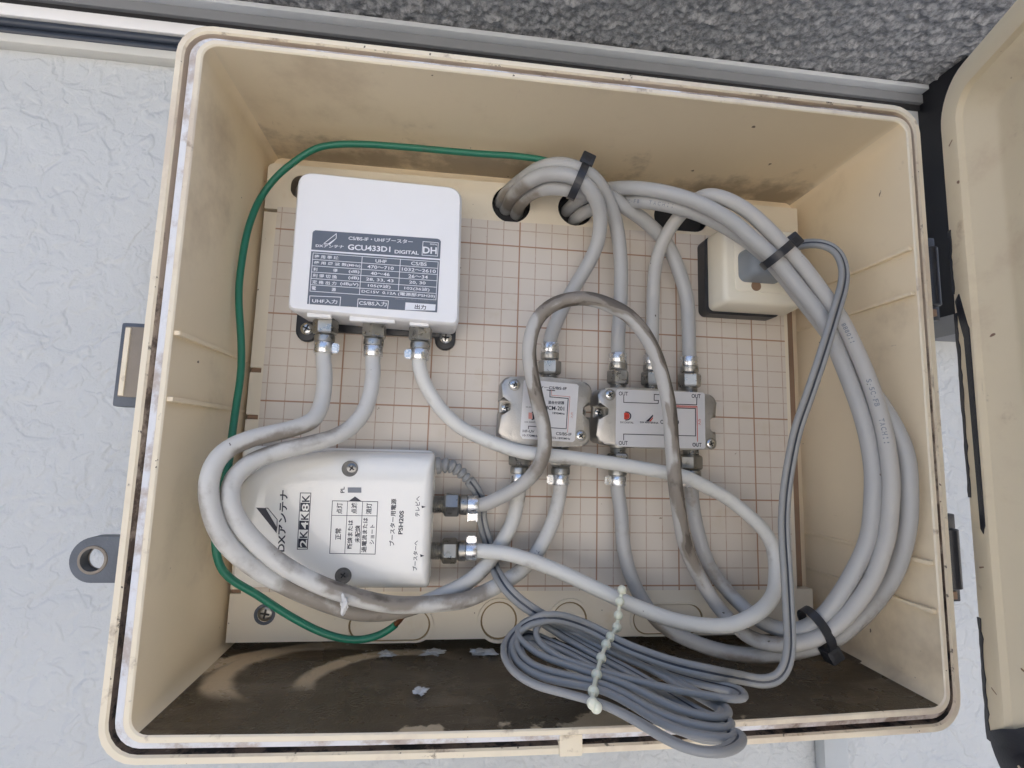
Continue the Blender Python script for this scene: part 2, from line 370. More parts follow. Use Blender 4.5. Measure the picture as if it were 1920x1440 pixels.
PATHS = {"A": [[-58.4, 9.0, 127.4], [-56.7, -2.0, 128.2], [-55.2, -14.0, 127.5], [-50.5, -27.0, 127.0], [-42.6, -34.0, 128.7], [-35.0, -40.0, 126.8], [-27.8, -42.0, 125.2], [-23.3, -42.0, 123.1], [-17.6, -40.0, 120.1], [-12.8, -37.0, 115.8], [-8.9, -32.0, 111.1], [-7.3, -27.0, 104.2], [-7.7, -22.0, 95.4], [-11.6, -17.0, 85.1], [-18.4, -14.0, 72.7], [-25.7, -12.0, 58.3], [-30.0, -11.0, 44.6]], "B": [[-61.9, 9.0, 131.8], [-60.0, -1.0, 131.9], [-53.9, -12.0, 134.3], [-46.5, -26.0, 134.7], [-40.5, -34.0, 134.0], [-32.6, -38.0, 133.7], [-24.4, -40.0, 130.9], [-16.6, -39.0, 128.5], [-10.8, -36.0, 125.3], [-4.9, -31.0, 121.1], [0.2, -26.0, 114.6], [4.7, -21.0, 107.2], [9.1, -15.0, 87.2], [9.8, -12.0, 62.1], [8.9, -11.0, 45.1]], "C": [[-51.5, 9.0, 124.8], [-51.4, 0.0, 125.5], [-49.4, -9.0, 126.5], [-44.7, -20.0, 126.0], [-37.3, -29.0, 124.3], [-29.2, -33.0, 122.3], [-23.1, -33.0, 121.6], [-13.3, -31.0, 122.3], [1.7, -26.0, 122.6], [7.5, -25.0, 119.0], [22.0, -20.0, 113.6], [37.0, -15.0, 103.6], [45.4, -14.0, 87.5], [51.5, -12.0, 69.9], [52.8, -11.0, 52.1]], "F": [[29.6, -11.0, 40.4], [30.0, -12.0, 63.3], [30.2, -15.0, 86.1], [32.6, -20.5, 100.7], [36.0, -28.0, 109.3], [40.2, -33.0, 115.1], [42.7, -41.0, 117.8], [46.6, -48.0, 117.8], [53.3, -52.0, 114.9], [64.2, -54.0, 108.8], [75.2, -55.0, 99.3], [87.2, -56.0, 86.5], [94.7, -57.0, 77.8], [104.1, -59.0, 63.0], [112.1, -62.0, 46.9], [119.4, -67.0, 20.0], [124.2, -70.0, -5.4], [125.9, -71.0, -27.0], [126.1, -70.0, -42.6], [124.7, -67.0, -63.0], [119.0, -62.0, -84.3], [108.9, -55.0, -103.1], [101.0, -51.0, -110.7], [95.3, -48.0, -115.0], [83.9, -42.0, -118.5], [76.9, -37.0, -118.6], [71.7, -32.0, -116.9], [68.1, -27.0, -112.5], [63.1, -23.0, -107.1], [56.4, -21.0, -97.0], [48.6, -21.0, -83.6], [41.6, -25.0, -69.5], [36.1, -31.0, -52.9], [32.1, -36.0, -39.3], [30.2, -38.0, -26.7], [28.4, -40.0, -15.0], [27.5, -41.0, -4.7], [25.7, -42.0, 5.9], [22.4, -43.0, 17.3], [18.3, -44.0, 28.6], [11.5, -45.0, 39.8], [3.3, -45.0, 48.5], [-4.2, -44.0, 52.9], [-13.8, -43.0, 56.4], [-23.1, -42.0, 57.2], [-33.4, -41.0, 54.8], [-41.1, -40.0, 49.7], [-45.9, -39.0, 42.5], [-48.2, -39.0, 33.3], [-48.2, -38.0, 26.4], [-46.5, -37.0, 16.4], [-42.9, -35.0, 3.0], [-38.9, -33.0, -9.6], [-37.9, -32.0, -22.4], [-40.9, -28.0, -33.2], [-49.0, -22.0, -42.7], [-60.2, -18.0, -49.5], [-68.4, -17.0, -52.3]], "E": [[-19.1, 9.0, 129.7], [-17.7, 0.0, 129.1], [-13.7, -12.0, 128.8], [-5.8, -18.0, 130.9], [0.7, -25.0, 129.5], [11.7, -37.0, 124.3], [26.1, -46.0, 117.9], [42.4, -50.0, 111.2], [59.0, -52.0, 101.5], [69.2, -53.0, 92.3], [79.8, -54.0, 83.3], [85.7, -54.0, 77.1], [94.8, -56.0, 63.3], [104.2, -58.0, 48.9], [112.5, -61.0, 23.3], [118.9, -64.0, -2.7], [121.7, -65.0, -23.9], [121.3, -65.0, -40.1], [120.1, -62.0, -61.7], [113.7, -57.0, -81.5], [106.0, -51.0, -98.7], [101.0, -48.0, -105.3], [96.1, -44.0, -110.4], [89.8, -38.0, -112.9], [83.7, -29.0, -111.8], [80.2, -22.0, -108.4], [75.0, -16.0, -102.7], [68.2, -12.0, -93.9], [62.1, -10.5, -83.3], [57.7, -10.0, -69.4], [54.7, -10.0, -55.2], [53.6, -10.0, -42.7]], "D": [[-14.1, 9.0, 123.7], [-13.5, 0.0, 122.5], [-10.4, -10.0, 121.6], [-0.9, -16.0, 123.9], [9.2, -23.0, 123.1], [18.4, -35.0, 117.7], [34.5, -41.0, 112.7], [52.3, -42.0, 106.9], [66.7, -44.0, 98.5], [79.1, -44.0, 90.2], [90.7, -45.0, 77.5], [101.3, -47.0, 62.4], [110.8, -52.0, 44.8], [119.4, -59.0, 23.9], [128.9, -67.0, 1.5], [134.6, -71.0, -18.7], [135.4, -71.0, -39.0], [135.5, -68.0, -58.2], [133.5, -61.0, -79.7], [126.9, -51.0, -99.7], [113.7, -44.0, -115.6], [105.3, -41.0, -120.0], [95.4, -38.0, -123.6], [86.6, -35.0, -125.9], [72.6, -29.0, -128.2], [57.8, -23.0, -126.9], [42.4, -18.0, -122.1], [31.5, -15.0, -116.0], [24.7, -13.0, -107.2], [20.7, -12.0, -100.9], [15.5, -11.0, -88.8], [12.8, -10.0, -75.3], [11.1, -10.0, -55.5], [9.9, -10.0, -46.5]], "G": [[-105.7, -20.0, 21.7], [-102.1, -19.0, 10.8], [-93.5, -18.0, -1.8], [-82.4, -17.0, -11.6], [-69.7, -18.0, -17.6], [-55.1, -20.0, -22.7], [-45.7, -22.0, -24.7], [-36.1, -23.0, -25.6], [-21.4, -22.0, -26.7], [3.7, -20.0, -29.4], [28.7, -20.0, -32.9], [38.1, -22.0, -34.4], [44.2, -23.0, -35.7], [62.1, -21.0, -43.4], [70.9, -20.0, -47.8], [82.9, -20.0, -56.6], [91.1, -21.0, -64.6], [95.3, -22.0, -72.6], [95.6, -24.0, -80.3], [93.7, -27.0, -87.6], [88.8, -32.0, -95.8], [79.5, -37.0, -101.9], [68.0, -40.0, -106.4], [54.9, -40.0, -109.7], [33.3, -38.0, -108.0], [12.1, -35.0, -101.7], [-9.3, -31.0, -93.2], [-30.6, -26.0, -84.7], [-52.6, -22.0, -78.3], [-64.7, -17.0, -78.0]], "H": [[-155.1, -21.0, 22.1], [-154.1, -23.0, 13.8], [-152.9, -28.0, 2.1], [-153.0, -33.0, -5.9], [-154.9, -39.0, -12.1], [-163.5, -46.0, -16.7], [-175.4, -54.0, -20.7], [-183.3, -60.0, -25.6], [-187.0, -64.0, -31.8], [-187.9, -66.0, -40.5], [-186.2, -66.0, -50.6], [-181.9, -64.0, -62.0], [-175.2, -60.0, -71.4], [-164.3, -54.0, -81.5], [-151.2, -48.0, -90.2], [-138.5, -42.0, -97.4], [-127.6, -37.0, -102.1], [-113.7, -31.0, -104.1], [-102.2, -27.0, -102.9], [-93.1, -24.0, -100.2], [-80.5, -20.0, -95.8], [-72.8, -18.0, -91.7], [-65.7, -15.0, -85.9], [-61.2, -11.5, -80.8], [-56.4, -11.0, -73.5], [-51.7, -11.0, -64.8], [-48.9, -10.5, -53.3], [-48.2, -10.0, -44.6]], "I": [[-129.1, -21.0, 22.5], [-129.3, -23.0, 14.9], [-130.1, -28.0, -0.3], [-134.9, -33.0, -12.0], [-143.3, -39.0, -19.2], [-156.0, -45.0, -23.7], [-169.0, -50.0, -28.0], [-176.8, -55.0, -32.6], [-180.8, -59.0, -39.0], [-181.1, -61.0, -45.9], [-178.0, -61.0, -54.7], [-170.9, -59.0, -64.4], [-159.7, -55.0, -75.5], [-144.8, -51.0, -85.0], [-128.9, -46.0, -92.3], [-112.8, -40.0, -97.7], [-98.5, -35.0, -99.5], [-85.0, -31.0, -99.8], [-75.4, -28.0, -99.2], [-59.9, -23.0, -94.0], [-48.9, -20.0, -88.3], [-43.0, -16.0, -84.5], [-37.5, -14.0, -78.8], [-31.7, -12.0, -69.4], [-27.2, -11.0, -58.5], [-25.1, -10.5, -48.5]], "J": [[-34.0, -33.0, 136.1], [-41.3, -31.0, 139.4], [-47.4, -29.0, 141.1], [-59.2, -28.0, 142.0], [-74.9, -28.0, 141.4], [-92.3, -28.0, 141.2], [-111.4, -28.0, 141.2], [-137.6, -28.0, 140.7], [-154.8, -28.0, 139.0], [-166.1, -27.0, 136.2], [-176.4, -25.0, 129.6], [-186.7, -22.0, 121.1], [-193.9, -19.0, 112.4], [-196.2, -22.0, 102.5], [-198.4, -24.0, 88.9], [-199.4, -25.0, 73.7], [-199.8, -25.0, 59.3], [-199.0, -25.0, 47.6], [-196.3, -25.0, 28.9], [-195.0, -25.0, 12.8], [-194.9, -27.0, -3.2], [-194.4, -30.0, -18.0], [-190.8, -40.0, -31.0], [-190.0, -44.0, -38.2], [-190.1, -48.0, -49.9], [-190.7, -48.0, -60.6], [-190.6, -47.0, -68.7], [-189.8, -45.0, -76.4], [-187.0, -42.0, -83.4], [-181.4, -39.0, -88.9], [-175.7, -36.0, -93.3], [-162.7, -30.0, -104.4], [-148.7, -26.0, -113.6], [-136.8, -24.0, -118.4], [-125.8, -23.0, -119.4], [-115.7, -24.0, -115.9], [-110.5, -26.0, -111.5]], "Jend": [[-110.5, -26.0, -111.5], [-108.6, -27.5, -109.3], [-106.5, -30.0, -105.7]], "K": [[-75.9, -13.0, -40.8], [-71.8, -11.0, -45.8], [-68.5, -9.0, -52.3], [-68.5, -8.0, -59.7], [-66.4, -8.0, -68.6], [-63.9, -8.0, -75.2], [-60.9, -9.0, -86.1], [-59.3, -27.0, -88.5], [-55.7, -33.0, -93.0], [-48.2, -35.0, -99.1], [-39.5, -37.0, -104.2], [-24.1, -32.8, -112.6], [-7.0, -45.1, -117.7], [14.0, -59.1, -122.5], [31.6, -68.9, -124.5], [40.6, -74.1, -124.7], [40.3, -80.9, -123.8], [34.8, -87.2, -122.6], [20.8, -83.9, -121.8], [5.7, -78.7, -120.7], [-9.5, -71.9, -119.2], [-22.6, -65.7, -117.6], [-33.3, -59.3, -115.9], [-40.6, -52.1, -113.3], [-43.2, -44.3, -110.3], [-40.2, -40.0, -106.6], [-33.3, -36.8, -106.7], [-20.2, -33.6, -112.4], [-3.9, -45.5, -117.9], [11.1, -58.2, -122.2], [21.6, -72.6, -125.4], [27.6, -83.2, -126.1], [27.0, -91.7, -124.6], [20.5, -99.4, -123.2], [13.6, -98.1, -122.9], [5.3, -92.7, -122.3], [-2.3, -84.1, -121.2], [-10.9, -76.0, -119.8], [-20.9, -70.2, -118.6], [-31.4, -64.3, -117.1], [-42.2, -57.6, -115.3], [-49.9, -48.9, -112.2], [-51.4, -42.1, -110.1], [-47.6, -38.4, -107.0], [-40.4, -35.2, -107.2], [-27.2, -37.3, -114.2], [-13.3, -48.3, -119.1], [0.5, -61.0, -123.1], [12.2, -77.2, -126.3], [19.8, -92.3, -127.1], [24.0, -99.0, -125.4], [19.1, -105.8, -123.7], [12.1, -106.1, -123.1], [1.6, -100.8, -122.6], [-5.7, -92.7, -122.0], [-13.0, -82.1, -120.7], [-22.4, -75.3, -119.5], [-32.9, -71.1, -118.5], [-45.9, -65.2, -117.0], [-50.8, -58.0, -115.3], [-52.0, -50.8, -113.3], [-46.3, -39.6, -112.5], [-30.1, -44.6, -117.1], [-15.4, -55.6, -121.5], [-2.2, -68.3, -125.0], [8.5, -85.3, -127.1], [16.0, -99.5, -127.3], [21.0, -105.8, -125.5], [16.4, -112.6, -123.6], [9.2, -112.7, -122.9], [0.5, -108.7, -122.7], [-6.1, -100.3, -122.4], [-12.7, -89.3, -121.5], [-21.1, -80.9, -120.3], [-34.1, -76.3, -119.3], [-44.7, -71.9, -118.4], [-52.3, -64.3, -116.7], [-54.3, -55.8, -114.6], [-51.6, -44.9, -113.7], [-44.5, -40.8, -114.6], [-30.1, -53.7, -120.2], [-14.0, -67.4, -124.6], [1.3, -88.9, -127.2], [10.1, -104.8, -126.7], [21.0, -107.1, -125.5], [21.4, -111.3, -124.2], [14.6, -119.6, -122.5], [5.1, -124.1, -121.8], [-3.0, -121.3, -121.7], [-8.8, -112.8, -121.9], [-14.6, -102.0, -121.7], [-22.0, -92.8, -121.1], [-28.7, -88.1, -120.5], [-38.5, -83.3, -119.7], [-48.6, -78.1, -118.8], [-55.9, -69.6, -117.2], [-58.7, -60.6, -115.2], [-57.1, -51.6, -112.9], [-52.1, -43.4, -109.9], [-45.1, -43.2, -105.5], [-36.1, -44.0, -103.0], [-26.6, -43.2, -104.6], [-13.4, -43.7, -109.4], [-3.0, -52.8, -113.1], [7.3, -59.9, -115.3], [17.8, -65.0, -117.3], [33.7, -71.0, -119.0], [54.0, -60.0, -126.4], [62.0, -62.0, -127.4], [68.9, -63.0, -125.5], [73.4, -63.0, -120.4], [76.3, -62.0, -112.5], [77.8, -60.0, -102.6], [80.1, -56.0, -80.9], [80.9, -54.0, -57.9], [81.7, -55.0, -41.2], [82.8, -58.0, -25.3], [83.7, -63.0, -8.9], [86.3, -69.0, 7.7], [90.3, -72.0, 22.8], [97.4, -71.0, 39.6], [104.5, -68.0, 53.4], [110.5, -65.0, 64.4], [114.5, -62.0, 74.6], [115.0, -59.0, 84.2], [112.4, -56.0, 90.2], [107.8, -52.0, 93.5], [104.3, -47.0, 95.1], [99.8, -42.0, 94.4], [94.3, -39.0, 90.1], [87.6, -38.0, 85.9]], "K_roll": [0, 0, 0, 0, 0, 0, 0, 0, 0, 0, 0, 72, 72, 72, 72, 72, 72, 72, 72, 72, 72, 72, 72, 72, 72, 72, 72, 72, 72, 72, 72, 72, 72, 72, 72, 72, 72, 72, 72, 72, 72, 72, 72, 72, 72, 72, 72, 72, 72, 72, 72, 72, 72, 72, 72, 72, 72, 72, 72, 72, 72, 72, 72, 72, 72, 72, 72, 72, 72, 72, 72, 72, 72, 72, 72, 72, 72, 72, 72, 72, 72, 72, 72, 72, 72, 72, 72, 72, 72, 72, 72, 72, 72, 72, 72, 72, 72, 72, 72, 72, 0, 0, 0, 0, 0, 0, 0, 0, 0, 0, 0, 0, 0, 0, 0, 0, 0, 0, 0, 0, 0, 0, 0, 0, 0, 0, 0, 0, 0, 0, 0], "strain": [[-94.2, -15.0, -33.1], [-87.3, -15.0, -32.8], [-81.4, -14.0, -35.9], [-75.9, -13.0, -40.8]], "bead": [[1.0, -42.0, -91.1], [-0.5, -43.0, -96.3], [-1.2, -43.0, -102.9], [-2.3, -44.0, -108.2], [-7.3, -49.6, -110.6], [-11.1, -54.9, -112.2], [-16.1, -63.9, -114.5], [-21.5, -75.2, -116.7], [-26.1, -86.4, -118.3], [-28.7, -94.5, -119.0], [-27.4, -95.0, -120.2]]}
